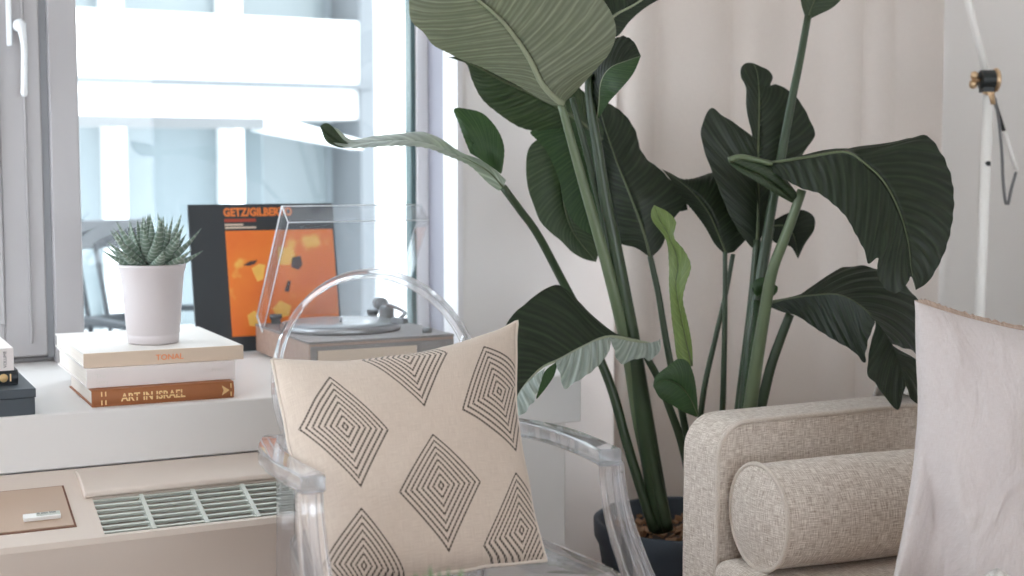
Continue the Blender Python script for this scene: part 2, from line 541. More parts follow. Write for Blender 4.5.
# ------------------------------------------------------------------ room shell
GY = 3.72        # glass plane
PY = 3.50        # inner wall plane
SZ = 0.67        # sill top
RX = 3.10        # right wall
LX, BY, CZ = -2.1, -4.6, 2.7
def structure(name, mb, mat, parent=None, bevel=0.0):
    o = mb.build(name, mat, parent, bevel)
    if not parent: o['kind'] = 'structure'
    return o
structure('floor', MB().bb((LX - 0.2, BY - 0.2, -0.1), (RX + 0.2, PY + 0.35, 0)), M['oak'])
structure('ceiling', MB().bb((LX - 0.2, BY - 0.2, CZ), (RX + 0.2, PY + 0.35, CZ + 0.15)), M['ceiling'])
WX0, WX1, WZ1 = -1.9, 1.585, 2.45
fw = MB()
CX0, CX1 = 2.12, 2.72      # unseen window added behind the curtain to brighten its cloth
fw.bb((WX1, PY, 0), (CX0, PY + 0.35, CZ)).bb((CX1, PY, 0), (RX + 0.2, PY + 0.35, CZ))
fw.bb((CX0, PY, 0), (CX1, PY + 0.35, 0.25)).bb((CX0, PY, 2.45), (CX1, PY + 0.35, CZ))
fw.bb((LX - 0.2, PY, 0), (WX0, PY + 0.35, CZ))
fw.bb((WX0, PY, WZ1), (WX1, PY + 0.35, CZ))
fw.bb((WX0, PY, 0), (WX1, PY + 0.35, SZ - 0.02))
structure('wall_front', fw, M['wall'])
structure('wall_right', MB().bb((RX, BY - 0.2, 0), (RX + 0.2, PY, CZ)), M['wall_side'])
bw = MB().bb((2.7, BY - 0.2, 0), (RX, BY, CZ)).bb((LX - 0.2, BY - 0.2, 0), (-1.9, BY, CZ))
bw.bb((-1.9, BY - 0.2, 0), (2.7, BY, 0.3)).bb((-1.9, BY - 0.2, 2.5), (2.7, BY, CZ))
structure('wall_back', bw, M['wall_side'])
w3 = thing('window_2', None, None, (0, BY - 0.1, 0)); w3['kind'] = 'structure'
f3 = MB()
for x in (-1.87, -0.36, 1.15, 2.67):
    f3.box((x, 0, 1.40), (0.06, 0.08, 2.2))
for z in (0.33, 2.47):
    f3.box((0.4, 0, z), (4.6, 0.08, 0.06))
f3.build('window_frame', M['frame'], w3)
lw = MB().bb((LX - 0.2, BY, 0), (LX, 1.5, CZ)).bb((LX - 0.2, 3.42, 0), (LX, PY, CZ))
lw.bb((LX - 0.2, 1.5, 0), (LX, 3.42, 0.3)).bb((LX - 0.2, 1.5, 2.55), (LX, 3.42, CZ))
structure('wall_left', lw, M['wall_side'])
w4 = thing('window_3', None, None, (LX - 0.1, 2.46, 0)); w4['kind'] = 'structure'
f4 = MB()
for y in (-0.93, 0, 0.93):
    f4.box((0, y, 1.425), (0.08, 0.06, 2.25))
for z in (0.33, 2.52):
    f4.box((0, 0, z), (0.08, 1.92, 0.06))
f4.build('window_frame', M['frame'], w4)
w5 = thing('added_window', None, None, ((CX0 + CX1) / 2, GY, 0)); w5['kind'] = 'structure'
f5 = MB()
for x in (-0.27, 0.27):
    f5.box((x, 0, 1.35), (0.06, 0.08, 2.2))
for z in (0.28, 2.42):
    f5.box((0, 0, z), (0.60, 0.08, 0.06))
f5.build('window_frame', M['frame'], w5)
# the window ahead
w1 = thing('window_1', None, None, (0, GY, 0)); w1['kind'] = 'structure'
fr = MB()
fr.bb((0.535, -0.10, SZ), (0.605, 0.05, WZ1))                 # mullion post
fr.bb((0.605, -0.03, SZ), (1.548, 0.05, SZ + 0.035))          # low rail
fr.bb((0.605, -0.03, WZ1 - 0.06), (1.548, 0.05, WZ1))
fr.bb((WX0, -0.06, WZ1 - 0.06), (0.535, 0.05, WZ1))
fr.bb((WX0, -0.06, SZ), (0.535, 0.05, SZ + 0.012))
fr.build('window_frame', M['frame'], w1, 0.004)
MB().bb((1.548, -0.02, SZ), (WX1, 0.06, WZ1)).build('jamb', M['frame_light'], w1, 0.003)
MB().bb((1.533, -0.012, SZ + 0.035), (1.547, 0.03, WZ1 - 0.06)).build('glass_edge', M['seal_green'], w1)
MB().bb((0.605, -0.004, SZ + 0.03), (1.54, 0.004, WZ1 - 0.05)).build('pane', M['pane'], w1)
# opening sash on the left, with its stile, inner panel bead and handle
sash = MB()
sx = 0.518
sash.bb((sx - 0.10, -0.085, SZ + 0.016), (sx, 0.04, WZ1 - 0.06))
sash.bb((-0.35, -0.085, SZ + 0.016), (-0.25, 0.04, WZ1 - 0.06))
sash.bb((-0.25, -0.085, SZ + 0.016), (sx - 0.10, 0.04, SZ + 0.11))
sash.bb((-0.25, -0.085, WZ1 - 0.16), (sx - 0.10, 0.04, WZ1 - 0.06))
so = sash.build('sash', M['frame'], w1, 0.004)
bead = MB()
bead.bb((sx - 0.115, -0.095, SZ + 0.10), (sx - 0.100, -0.06, WZ1 - 0.15))
bead.bb((sx - 0.042, -0.093, SZ + 0.05), (sx - 0.036, -0.08, WZ1 - 0.15))
bead.build('glazing_bead', M['frame'], so, 0.003)
MB().bb((sx, -0.078, SZ + 0.012), (0.5345, 0.02, WZ1 - 0.06)).build('seal_strip', M['seal'], so)
MB().bb((-0.25, -0.004, SZ + 0.11), (sx - 0.1, 0.004, WZ1 - 0.16)).build('pane', M['pane'], so)
for x0, x1 in ((WX0, -0.35),):
    MB().bb((x0, -0.004, SZ + 0.012), (x1, 0.004, WZ1 - 0.06)).build('pane', M['pane'], w1)
# handle
hy = -0.085
hx = 0.462
hd = MB()
hd.bb((hx - 0.022, hy - 0.012, 1.45), (hx - 0.008, hy, 1.66))
hd.build('handle_plate', M['handle'], so, 0.004)
hd = MB()
hp = at_plane(20, 25, (0, 1, 0), GY + hy - 0.04)
he = at_plane(23, 90, (0, 1, 0), GY + hy - 0.05)
off = Vector((0, GY, 0))
hp, he = hp - off, he - off
hd.lathe([(0.014, 0.0), (0.016, 0.012), (0.014, 0.034), (0.011, 0.045)], 20, (hp.x, hp.y - 0.006, hp.z), 'Y')
hd.tube(catmull([hp + Vector((0, -0.002, 0.006)), hp + Vector((0.003, -0.008, -0.012)), hp.lerp(he, 0.4) + Vector((0.006, -0.01, 0)), he + Vector((0.002, -0.008, 0)), he + Vector((0.003, -0.002, -0.012))], 18), [0.0125, 0.012, 0.0105, 0.0095, 0.0085] + [0.0078] * 11 + [0.009, 0.008], 12)
hd.tube([hp, hp + Vector((0, 0.05, 0))], 0.011, 12)
hd.build('window_handle', M['handle'], so)
# right jamb reveal in two strips, the deeper one with shade painted in
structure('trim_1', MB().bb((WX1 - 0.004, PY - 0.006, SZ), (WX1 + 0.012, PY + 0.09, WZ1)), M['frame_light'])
structure('reveal_shade_band', MB().bb((WX1 - 0.003, PY + 0.091, SZ), (WX1 + 0.012, GY - 0.021, WZ1)), mat_plain('reveal_shade_grey', rgb((150, 149, 160)), 0.5))

# ------------------------------------------------------------------ sill and air conditioner
lg = thing('window_ledge', 'deep white window ledge carrying the books and the record player', 'ledge', (0, 2.856, 0))
MB().bb((LX + 0.01, 0, 0.556), (1.612, PY - 2.856, SZ)).bb((WX0 + 0.01, PY - 2.857, 0.63), (WX1 - 0.004, GY + 0.05 - 2.856, SZ)).build('shelf', M['sill'], lg, 0.004)
ACX = 1.345
MB().bb((ACX + 0.002, 0.006, 0), (1.573, PY - 2.858, 0.5555)).build('side_panel', M['sill'], lg, 0.003)

AY, AZ = 2.60, 0.473       # front top edge of the unit
SL = (0.556 - 0.473) / (2.85 - 2.60)
ac = thing('air_conditioner', 'cream convector air conditioner with slatted grille built under the white ledge', 'air conditioner', (0, AY, 0))
n_ac = Vector((0, -SL, 1)).normalized()
k_ac = n_ac.dot(Vector((0, AY, AZ)))
def on_ac(px, py):
    p = at_plane(px, py, n_ac, k_ac)
    return p - Vector((0, AY, 0))
gx0 = on_ac(92, 498).x
gy1 = on_ac(92, 498).y            # upper edge of grille
gy0 = on_ac(100, 535).y           # lower edge of grille
gx1 = 1.20
def zs(y): return AZ + SL * y
# cabinet in profile pieces: side blocks full profile, middle with the grille well
def prof(y0, y1, drop=0.0):
    return [(0.252, 0.02), (0.252, zs(0.252)), (y1, zs(y1) - drop), (y0, zs(y0) - drop)]
cab = MB()
full = [(0.0, 0.03), (0.252, 0.03), (0.252, zs(0.25)), (0.006, zs(0.006)), (0.0, zs(0) - 0.008)]
cab.prism(full, -1.70, gx0, 'YZ')
cab.prism(full, gx1, ACX, 'YZ')
cab.prism([(0, 0.03), (gy0, 0.03), (gy0, zs(gy0)), (0.006, zs(0.006)), (0, zs(0) - 0.008)], gx0, gx1, 'YZ')
cab.prism([(gy1, 0.03), (0.252, 0.03), (0.252, zs(0.25)), (gy1, zs(gy1))], gx0, gx1, 'YZ')
cab.build('cabinet', M['ac'], ac)
MB().bb((gx0 - 0.002, gy0 - 0.002, zs(gy0) - 0.09), (gx1 + 0.002, gy1 + 0.002, zs(gy0) - 0.030)).build('grille_well', M['dark_gap'], ac)
# raised top panel above the grille, ending in a lip
lip = MB()
lx0 = on_ac(88, 500).x - 0.006
lip.prism([(gy1 + 0.004, zs(gy1) - 0.002), (gy1 - 0.006, zs(gy1) + 0.004), (gy1 - 0.002, zs(gy1) + 0.013), (0.20, zs(0.2) + 0.012), (0.25, zs(0.25) + 0.0), (0.25, zs(0.25) - 0.012)], lx0, ACX, 'YZ')
lip.build('top_panel', M['ac'], ac, 0.003)
# slats and dividers
gr = MB()
ns = 7
for i in range(ns):
    t = (i + 0.62) / ns
    y = gy0 + (gy1 - gy0) * t
    gr.box(((gx0 + gx1) / 2, y, zs(y) - 0.004), (gx1 - gx0, 0.0056, 0.005), M=Matrix.Rotation(math.atan(SL), 3, 'X'))
xs = [on_ac(p, 500).x for p in (143, 197, 250)]
dx = xs[2] - xs[1]
for i in range(5):
    x = xs[0] + (xs[2] - xs[0]) / 2 * i
    if x < gx1 - 0.03:
        gr.box((x, (gy0 + gy1) / 2, zs((gy0 + gy1) / 2) - 0.008), (0.008, gy1 - gy0, 0.018), M=Matrix.Rotation(math.atan(SL), 3, 'X'))
gr.build('grille', M['slat'], ac)
# control door
dr = [on_ac(61, 486), on_ac(75, 527), on_ac(-50, 540), on_ac(-60, 503)]
dy1, dy0 = dr[0].y, dr[1].y
dx1 = (dr[0].x + dr[1].x) / 2
dm = Matrix.Rotation(math.atan(SL), 3, 'X')
door = MB().box((dx1 - 0.17, (dy0 + dy1) / 2, zs((dy0 + dy1) / 2) + 0.0), (0.34, (dy1 - dy0), 0.006), M=dm).build('control_door', M['ac_door'], ac, 0.001)
gap = MB().box((dx1 - 0.17, (dy0 + dy1) / 2, zs((dy0 + dy1) / 2) - 0.0015), (0.348, (dy1 - dy0) + 0.008, 0.005), M=dm).build('door_gap', M['stem_brown'], door)
st = on_ac(42, 520)
stk = MB().box((st.x, st.y, zs(st.y) + 0.007), (0.066, 0.016, 0.008), M=dm).build('door_label', M['white_ink'], door, 0.001)
bt = MB().box((st.x + 0.011, st.y, zs(st.y) + 0.0115), (0.042, 0.011, 0.001), M=dm)
bt.build('label_print', M['slat'], stk)
text('label_print', 'lll lllllll lllllll', 0.008, M['dark_ink'], stk, (st.x - 0.009, st.y - 0.003, zs(st.y) + 0.0124), (math.atan(SL), 0, 0), 0.0001)

# ------------------------------------------------------------------ books
def book(name, label, w, d, h, loc, rz, cover, spine=None, group=None, hard=True, round_spine=False):
    """a closed book lying flat; spine faces -Y; origin at the middle of its base"""
    t = thing(name, label, 'book', loc, rz, group)
    c = 0.0032
    sp = spine or cover
    MB().bb((-w / 2, -d / 2 + 0.003, 0), (w / 2, d / 2, c)).bb((-w / 2, -d / 2 + 0.003, h - c), (w / 2, d / 2, h)).build('cover', cover, t, 0.0008)
    s = MB()
    if round_spine:
        n = 10
        poly = [(-d / 2 + 0.005 - 0.006 * math.sin(PI * i / n), h * i / n) for i in range(n + 1)] + [(-d / 2 + 0.008, h), (-d / 2 + 0.008, 0)]
        s.prism(poly, -w / 2, w / 2, 'YZ')
    else:
        s.bb((-w / 2, -d / 2, 0), (w / 2, -d / 2 + 0.004, h))
    s.build('spine', sp, t, 0.0008)
    MB().bb((-w / 2 + 0.004, -d / 2 + 0.004, c), (w / 2 - 0.004, d / 2 - 0.004, h - c)).build('page_block', M['pages'], t)
    return t
def place(fl, fr_, z):
    """front-left and front-right corners -> centre offset helper"""
    a, b = Vector(fl), Vector(fr_)
    ang = math.atan2(b.y - a.y, b.x - a.x)
    return a, b, ang
def book_at(name, label, fl, fr_, z, d, h, cover, spine, **kw):
    a, b, ang = place(fl, fr_, z)
    w = (b - a).length
    mid = (a + b) / 2
    nrm = Vector((-math.sin(ang), math.cos(ang)))
    c = mid + nrm * d / 2
    return book(name, label, w, d, h, (c.x, c.y, z), ang, cover, spine, **kw), w
bk, w = book_at('book', 'brown cloth book with gold spine lettering, lowest of the three under the succulent', (0.494, 2.889), (0.786, 2.886), SZ, 0.30, 0.035, M['brown_cloth'], M['brown_cloth'], round_spine=True, group='books under the succulent')
text('lettering', 'ART IN ISRAEL', 0.0225, M['gold_ink'], bk, (-w / 2 + 0.058, -0.1505, 0.0095), sx=0.90, bold=0.0006)
for x in (-w / 2 + 0.018, -w / 2 + 0.026, w / 2 - 0.008):
    MB().bb((x, -0.1506, 0.004), (x + 0.0025, -0.149, 0.031)).build('gold_band', M['gold_ink'], bk)
MB().prism([(w / 2 - 0.026, 0.007), (w / 2 - 0.010, 0.017), (w / 2 - 0.026, 0.028), (w / 2 - 0.023, 0.017)], -0.1512, -0.149, 'XZ').build('gold_emblem', M['gold_ink'], bk)
bk, w = book_at('book', 'thick off-white book with pale spine print, between the brown and the tan book', (0.489, 2.917), (0.797, 2.914), SZ + 0.0355, 0.40, 0.039, M['white_board'], M['white_board'], group='books under the succulent')
text('lettering', 'The', 0.013, M['cream_board'], bk, (-w / 2 + 0.018, -0.2002, 0.020))
text('lettering', 'Story', 0.012, M['cream_board'], bk, (-w / 2 + 0.018, -0.2002, 0.009))
text('lettering', 'Press', 0.011, M['cream_board'], bk, (w / 2 - 0.050, -0.2002, 0.020))
bk, w = book_at('book', 'large cream book with tan spine directly beneath the white succulent pot', (0.487, 2.934), (0.820, 2.931), SZ + 0.075, 0.40, 0.030, M['cream_board'], M['tan_cloth'], group='books under the succulent')
text('lettering', 'TONAL', 0.0165, M['orange_ink'], bk, (-w / 2 + 0.146, -0.2002, 0.0085), sx=1.05)
# stack at the left edge of the frame
bx = thing('keepsake_box', 'dark slate box, lowest of the stack by the window sash', 'box', (0.23, 2.995, SZ), 0.0)
MB().bb((-0.15, -0.135, 0), (0.15, 0.135, 0.034)).build('box_base', M['slate_box'], bx, 0.001)
MB().bb((-0.152, -0.137, 0.0345), (0.152, 0.137, 0.052)).build('box_lid', M['slate_box'], bx, 0.001)
bk = book('book', 'black book with a gold emblem on the spine, lying on the slate box', 0.30, 0.22, 0.029, (0.208, 3.035, SZ + 0.0525), 0, M['black_board'], None, 'books on the slate box', round_spine=True)
em = MB().lathe([(0.0085, 0), (0.0085, 0.0012)], 20, (0.122, -0.1115, 0.0145), 'Y')
em.bb((0.134, -0.1113, 0.007), (0.1365, -0.110, 0.022))
em.build('gold_emblem', M['gold_ink'], bk)
bk = book('book', 'white book with dark spine print, topmost beside the window sash', 0.30, 0.25, 0.045, (0.200, 3.045, SZ + 0.082), 0, M['white_board'], M['white_board'], 'books on the slate box')
text('lettering', 'VOLUME', 0.0085, M['dark_ink'], bk, (0.136, -0.1252, 0.006), (PI / 2, -PI / 2, 0))

# ------------------------------------------------------------------ succulent in its pot
pb = Vector((0.657, 3.062, SZ + 0.1052))
pt = thing('potted_succulent', 'striped green succulent in a tapered white ceramic pot on the book stack', 'plant', pb)
MB().lathe([(0.0, 0), (0.050, 0), (0.054, 0.003), (0.0555, 0.018), (0.0545, 0.0205), (0.0565, 0.022), (0.060, 0.07), (0.064, 0.12), (0.0675, 0.152), (0.072, 0.166), (0.0725, 0.171), (0.070, 0.1725), (0.066, 0.168), (0.063, 0.150), (0.0, 0.150)], 56, cap=False).build('pot', M['ceramic'], pt)
MB().lathe([(0.0, 0.158), (0.03, 0.157), (0.0625, 0.153), (0.0625, 0.145)], 32, cap=False).build('soil', M['soil'], pt)
def succ_leaf(az, el, ln, wd, base):
    mb = MB()
    rows = []
    d = Vector((math.cos(az) * math.cos(el), math.sin(az) * math.cos(el), math.sin(el)))
    sd_ = Vector((-math.sin(az), math.cos(az), 0))
    up = sd_.cross(d) * -1
    if up.z < 0: up = -up
    n = 12
    for i in range(n + 1):
        t = i / n
        wv = wd * (0.75 + 1.2 * t * (1 - t)) * (1 - t ** 2.2) + 0.0004
        c = base + d * ln * t + up * ln * 0.16 * t * t
        th = 0.30 * wv + 0.0006
        ring = []
        for k in range(9):
            a = 2 * PI * k / 8
            ring.append(c + sd_ * wv * 0.5 * math.cos(a) + up * (th * math.sin(a) - (0.35 * wv * (1 - abs(math.cos(a)) * 1.2) if math.sin(a) > 0 else 0)))
        rows.append(ring)
    return mb.grid(rows, True)
random.seed(3)
ring_spec = [(8, 0.25, 0.104, 0.032), (9, 0.52, 0.114, 0.031), (9, 0.80, 0.112, 0.029), (7, 1.08, 0.106, 0.026), (4, 1.35, 0.096, 0.020)]
for ri, (cnt, el, ln, wd) in enumerate(ring_spec):
    for k in range(cnt):
        az = 2 * PI * (k + 0.5 * (ri % 2)) / cnt + random.uniform(-0.2, 0.2)
        L_ = ln * random.uniform(0.86, 1.12)
        succ_leaf(az, el + random.uniform(-0.1, 0.12), L_, wd, Vector((0.012 * math.cos(az), 0.012 * math.sin(az), 0.158 + 0.006 * ri))).build('leaf', M['succulent'], pt)

# ------------------------------------------------------------------ framed record sleeve leaning on the glass
lean = math.atan2(0.075, 0.385)
rs = thing('record_sleeve', 'black record sleeve with orange abstract art leaning on the window behind the succulent', 'record sleeve', (1.085, 3.600, SZ + 0.0025))
rs.rotation_euler = (-lean, 0, 0)
rw, rh = 0.40, 0.394
MB().bb((-rw / 2, 0, 0), (rw / 2, 0.010, rh)).build('sleeve', M['black_board'], rs, 0.001)
def mat_art():
    w = NT('abstract_orange_art')
    tc = w.n('TexCoord')
    co = tc.outputs['Object']
    n1 = w.n('TexVoronoi', {'Vector': co, 'Scale': 14.0, 'Randomness': 1.0}, feature='SMOOTH_F1')
    n2 = w.n('TexNoise', {'Vector': co, 'Scale': 9.0, 'Detail': 3.0})
    c = w.mix(n2.outputs[0], rgb((222, 92, 34)), rgb((246, 146, 52)))
    f = w.n('MapRange', {0: n2.outputs[0], 1: 0.60, 2: 0.66, 3: 0.0, 4: 0.85}).outputs[0]
    c = w.mix(f, c, rgb((244, 196, 96)))
    return w.done(w.n('BsdfPrincipled', {'Base Color': c, 'Roughness': 0.45}).outputs[0])
M['art'] = mat_art()
ax0, ax1, az0, az1 = -rw / 2 + 0.095, rw / 2 - 0.006, 0.040, 0.322
art = MB().bb((ax0, -0.0008, az0), (ax1, 0.002, az1)).build('art_print', M['art'], rs)
M['art_yellow'] = mat_plain('yellow_paint', rgb((244, 190, 92)), 0.5, var=0.12, scale=40)
M['art_dark'] = mat_plain('dark_paint', rgb((70, 48, 44)), 0.5)
def blob(name, cx, cz, pts, mat, y):
    MB().prism([(cx + a, cz + b) for a, b in pts], y, y + 0.001, 'XZ').build(name, mat, art)
blob('dark_stroke', ax0 + 0.068, 0.235, [(-0.026, -0.006), (-0.008, 0.004), (0.014, 0.007), (0.006, -0.003), (-0.010, -0.008)], M['art_dark'], -0.0018)
blob('yellow_stroke', ax0 + 0.082, 0.208, [(-0.018, 0.012), (0.004, 0.024), (0.020, 0.020), (0.012, -0.018), (-0.004, -0.024)], M['art_yellow'], -0.0015)
blob('yellow_stroke', ax0 + 0.165, 0.248, [(-0.024, 0.030), (0.018, 0.020), (0.022, 0.0), (0.004, -0.022), (-0.028, -0.020)], M['art_yellow'], -0.0015)
blob('dark_stroke', ax0 + 0.190, 0.232, [(-0.012, 0.014), (0.012, 0.018), (0.016, -0.006), (0.004, -0.020), (-0.016, -0.012)], M['art_dark'], -0.0019)
blob('dark_stroke', ax0 + 0.160, 0.168, [(-0.010, -0.012), (0.002, 0.016), (0.010, 0.014), (0.002, -0.016)], M['art_dark'], -0.0018)
blob('yellow_stroke', ax0 + 0.060, 0.085, [(-0.016, 0.010), (0.004, 0.022), (0.018, 0.006), (0.010, -0.022), (-0.012, -0.018)], M['art_yellow'], -0.0015)
blob('yellow_stroke', ax0 + 0.140, 0.105, [(-0.026, 0.004), (-0.004, 0.026), (0.026, 0.010), (0.018, -0.016), (-0.014, -0.022)], M['art_yellow'], -0.0015)
text('lettering', 'GETZ/GILBERTO', 0.030, M['orange_ink'], rs, (ax0 - 0.002, -0.0006, 0.362), sx=0.86, bold=0.0012)
MB().bb((ax0, -0.0008, 0.346), (ax0 + 0.085, 0.002, 0.354)).build('red_print_line', M['red_ink'], rs)
MB().bb((ax0, -0.0008, 0.336), (ax0 + 0.05, 0.002, 0.341)).bb((ax0, -0.0008, 0.328), (ax0 + 0.085, 0.002, 0.333)).build('small_print_lines', M['tan_cloth'], rs)

# ------------------------------------------------------------------ record player
tx0, tx1, ty0, ty1, tz = 1.032, 1.404, 3.128, 3.568, 0.748
tt = thing('record_player', 'wooden record player with raised clear lid on the white ledge', 'record player', ((tx0 + tx1) / 2, (ty0 + ty1) / 2, SZ))
hw, hdp, hh = (tx1 - tx0) / 2, (ty1 - ty0) / 2, tz - SZ
MB().bb((-hw, -hdp, 0.006), (hw, hdp, hh - 0.006)).build('plinth', M['wood'], tt, 0.002)
MB().bb((-hw + 0.003, -hdp - 0.003, 0.014), (hw - 0.003, -hdp + 0.001, hh - 0.012)).build('front_panel', M['wood_grey'], tt, 0.001)
MB().bb((-hw + 0.02, -hdp - 0.005, 0.022), (hw - 0.10, -hdp, hh - 0.022)).build('front_insert', M['tan_cloth'], tt, 0.001)
MB().bb((-hw - 0.001, -hdp - 0.001, hh - 0.006), (hw + 0.001, hdp + 0.001, hh)).build('top_plate', M['wood_grey'], tt, 0.001)
for a in (-1, 1):
    for b in (-1, 1):
        MB().lathe([(0.012, 0), (0.014, 0.006)], 16, (a * (hw - 0.03), b * (hdp - 0.03), 0)).build('foot', M['black'], tt)
pl = MB().lathe([(0.0, 0.0), (0.150, 0), (0.152, 0.004), (0.152, 0.012), (0.149, 0.015), (0.0, 0.015)], 64, (-0.025, 0.01, hh), cap=False).build('platter', M['steel'], tt)
rc = MB().lathe([(0.0, 0.0), (0.148, 0), (0.148, 0.002), (0.05, 0.0022), (0.0, 0.0022)], 64, (-0.025, 0.01, hh + 0.0155), cap=False).build('platter_mat', M['vinyl'], tt)
MB().lathe([(0.004, 0), (0.004, 0.012), (0.002, 0.014)], 12, (-0.025, 0.01, hh + 0.0165)).build('spindle', M['steel'], pl)
ta = MB()
ta.lathe([(0.026, 0), (0.026, 0.012), (0.02, 0.016), (0.02, 0.04), (0.012, 0.046)], 24, (0.135, 0.10, hh))
ta.lathe([(0.016, -0.02), (0.018, 0.0), (0.016, 0.02)], 20, (0.135, 0.145, hh + 0.046), 'Y')
ta.build('tonearm_base', M['grey_metal'], tt)
tr = MB().tube(catmull([(0.135, 0.14, hh + 0.046), (0.135, 0.05, hh + 0.046), (0.125, -0.05, hh + 0.040), (0.085, -0.12, hh + 0.034)], 16), 0.005, 8).box((0.075, -0.137, hh + 0.030), (0.018, 0.04, 0.014), 0.55)
tr.build('tonearm', M['grey_metal'], tt)
MB().lathe([(0.012, 0), (0.012, 0.01), (0.008, 0.012)], 16, (0.14, -0.16, hh)).build('speed_knob', M['grey_metal'], tt)
# lid: clear open box hinged along the back edge
lid = thing('lid_tmp', None, None)
lid.name = 'lid'
lid.parent = tt
lid.location = (0, hdp - 0.015, hh + 0.022)
LA = math.radians(52)
ld, lh, th = 0.37, 0.062, 0.004
def lp(x, a, b):
    """a along the lid from hinge to front, b depth of the side walls below it"""
    return Vector((x, -math.cos(LA) * a - math.sin(LA) * b, math.sin(LA) * a - math.cos(LA) * b))
def slab(p, mat, name):
    m = MB()
    m.add(p, [(0, 1, 2, 3), (7, 6, 5, 4), (0, 4, 5, 1), (1, 5, 6, 2), (2, 6, 7, 3), (3, 7, 4, 0)])
    return m.build(name, mat, lid)
def lbox(x0, x1, a0, a1, b0, b1):
    return [lp(x0, a0, b0), lp(x1, a0, b0), lp(x1, a1, b0), lp(x0, a1, b0), lp(x0, a0, b1), lp(x1, a0, b1), lp(x1, a1, b1), lp(x0, a1, b1)]
slab(lbox(-hw, hw, 0, ld, 0, th), M['sheet'], 'lid_top')
slab(lbox(-hw, -hw + th, 0, ld, th, lh), M['sheet'], 'lid_side')
slab(lbox(hw - th, hw, 0, ld, th, lh), M['sheet'], 'lid_side')
slab(lbox(-hw + th, hw - th, ld - th, ld, th, lh), M['sheet'], 'lid_front')
ed = MB()
def edge(x0, a0, b0, x1, a1, b1, r=0.0022):
    ed.tube([lp(x0, a0, b0), lp(x1, a1, b1)], r, 6)
edge(-hw, 0, 0, -hw, ld, 0); edge(hw, 0, 0, hw, ld, 0, 0.0012); edge(-hw, ld, 0, hw, ld, 0, 0.0016)
edge(-hw, 0, lh, -hw, ld, lh, 0.0014); edge(-hw, 0, 0, -hw, 0, lh, 0.003); edge(-hw, ld, 0, -hw, ld, lh, 0.0014)
edge(-hw, ld, lh, hw, ld, lh, 0.0012)
ed.build('lid_edge', M['edge'], lid)
for s in (-1, 1):
    MB().tube([(s * (hw - 0.05) - 0.015, 0, -0.004), (s * (hw - 0.05) + 0.015, 0, -0.004)], 0.007, 12).bb((s * (hw - 0.05) - 0.012, -0.004, -0.022), (s * (hw - 0.05) + 0.012, 0.004, -0.002)).build('hinge', M['grey_metal'], lid)

# ------------------------------------------------------------------ clear armchair
CR = math.atan2(-0.033, 0.534)
ch = thing('clear_armchair', 'clear polycarbonate armchair with oval back holding the diamond cushion', 'chair', (0.954, 2.07, 0), CR)
AC_ = M['acrylic']
def V(*a): return Vector(a)
# seat: shallow dished plate with a turned-down rim
sp = []
def seat_outline(k):
    a = 2 * PI * k / 48
    cx, cy = math.cos(a), math.sin(a)
    e = 0.32
    x = math.copysign(abs(cx) ** e, cx)
    y = math.copysign(abs(cy) ** e, cy)
    yy = 0.180 + y * 0.285
    wd = 0.275 - 0.075 * max(0, (yy + 0.07) / 0.53)
    return x * wd, yy
sm = MB()
rings = []
for sc, z in ((0.0, 0.452), (0.5, 0.452), (0.85, 0.455), (0.97, 0.464), (1.0, 0.464), (1.0, 0.425), (0.965, 0.425), (0.955, 0.440), (0.5, 0.440), (0.0, 0.440)):
    ring = []
    for k in range(49):
        x, y = seat_outline(k % 48)
        ring.append(V(x * sc, 0.180 + (y - 0.180) * sc, z))
    rings.append(ring)
sm.grid(rings, True)
sm.build('seat', AC_, ch, weld=0.0005)
# oval back: thin panel inside a deep rim
tilt = Vector((0, 0.135, 0.40)).normalized()
bc = V(0, 0.478, 0.728)
bn = tilt.cross(Vector((1, 0, 0))).normalized()
if bn.y > 0: bn = -bn
NB = 56
def oval(a, r=1.0):
    return bc + Vector((1, 0, 0)) * 0.205 * r * math.cos(a) + tilt * 0.228 * r * math.sin(a)
rim = MB()
pts = [oval(2 * PI * k / NB) for k in range(NB)]
rim.ribbon(pts, bn, 0.036, 0.013, True)
rim.build('back_rim', AC_, ch, 0.003)
pan = MB()
front = [V(*(bc + bn * 0.005))] + [oval(2 * PI * k / NB, 0.966) + bn * 0.005 for k in range(NB)]
back_ = [V(*(bc - bn * -0.001))] + [oval(2 * PI * k / NB, 0.966) + bn * 0.001 for k in range(NB)]
fs = [(0, 1 + k, 1 + (k + 1) % NB) for k in range(NB)]
o_ = NB + 1
fs += [(o_, o_ + 1 + (k + 1) % NB, o_ + 1 + k) for k in range(NB)]
fs += [(1 + k, o_ + 1 + k, o_ + 1 + (k + 1) % NB, 1 + (k + 1) % NB) for k in range(NB)]
pan.add(front + back_, fs)
pan.build('back_panel', M['sheet'], ch)
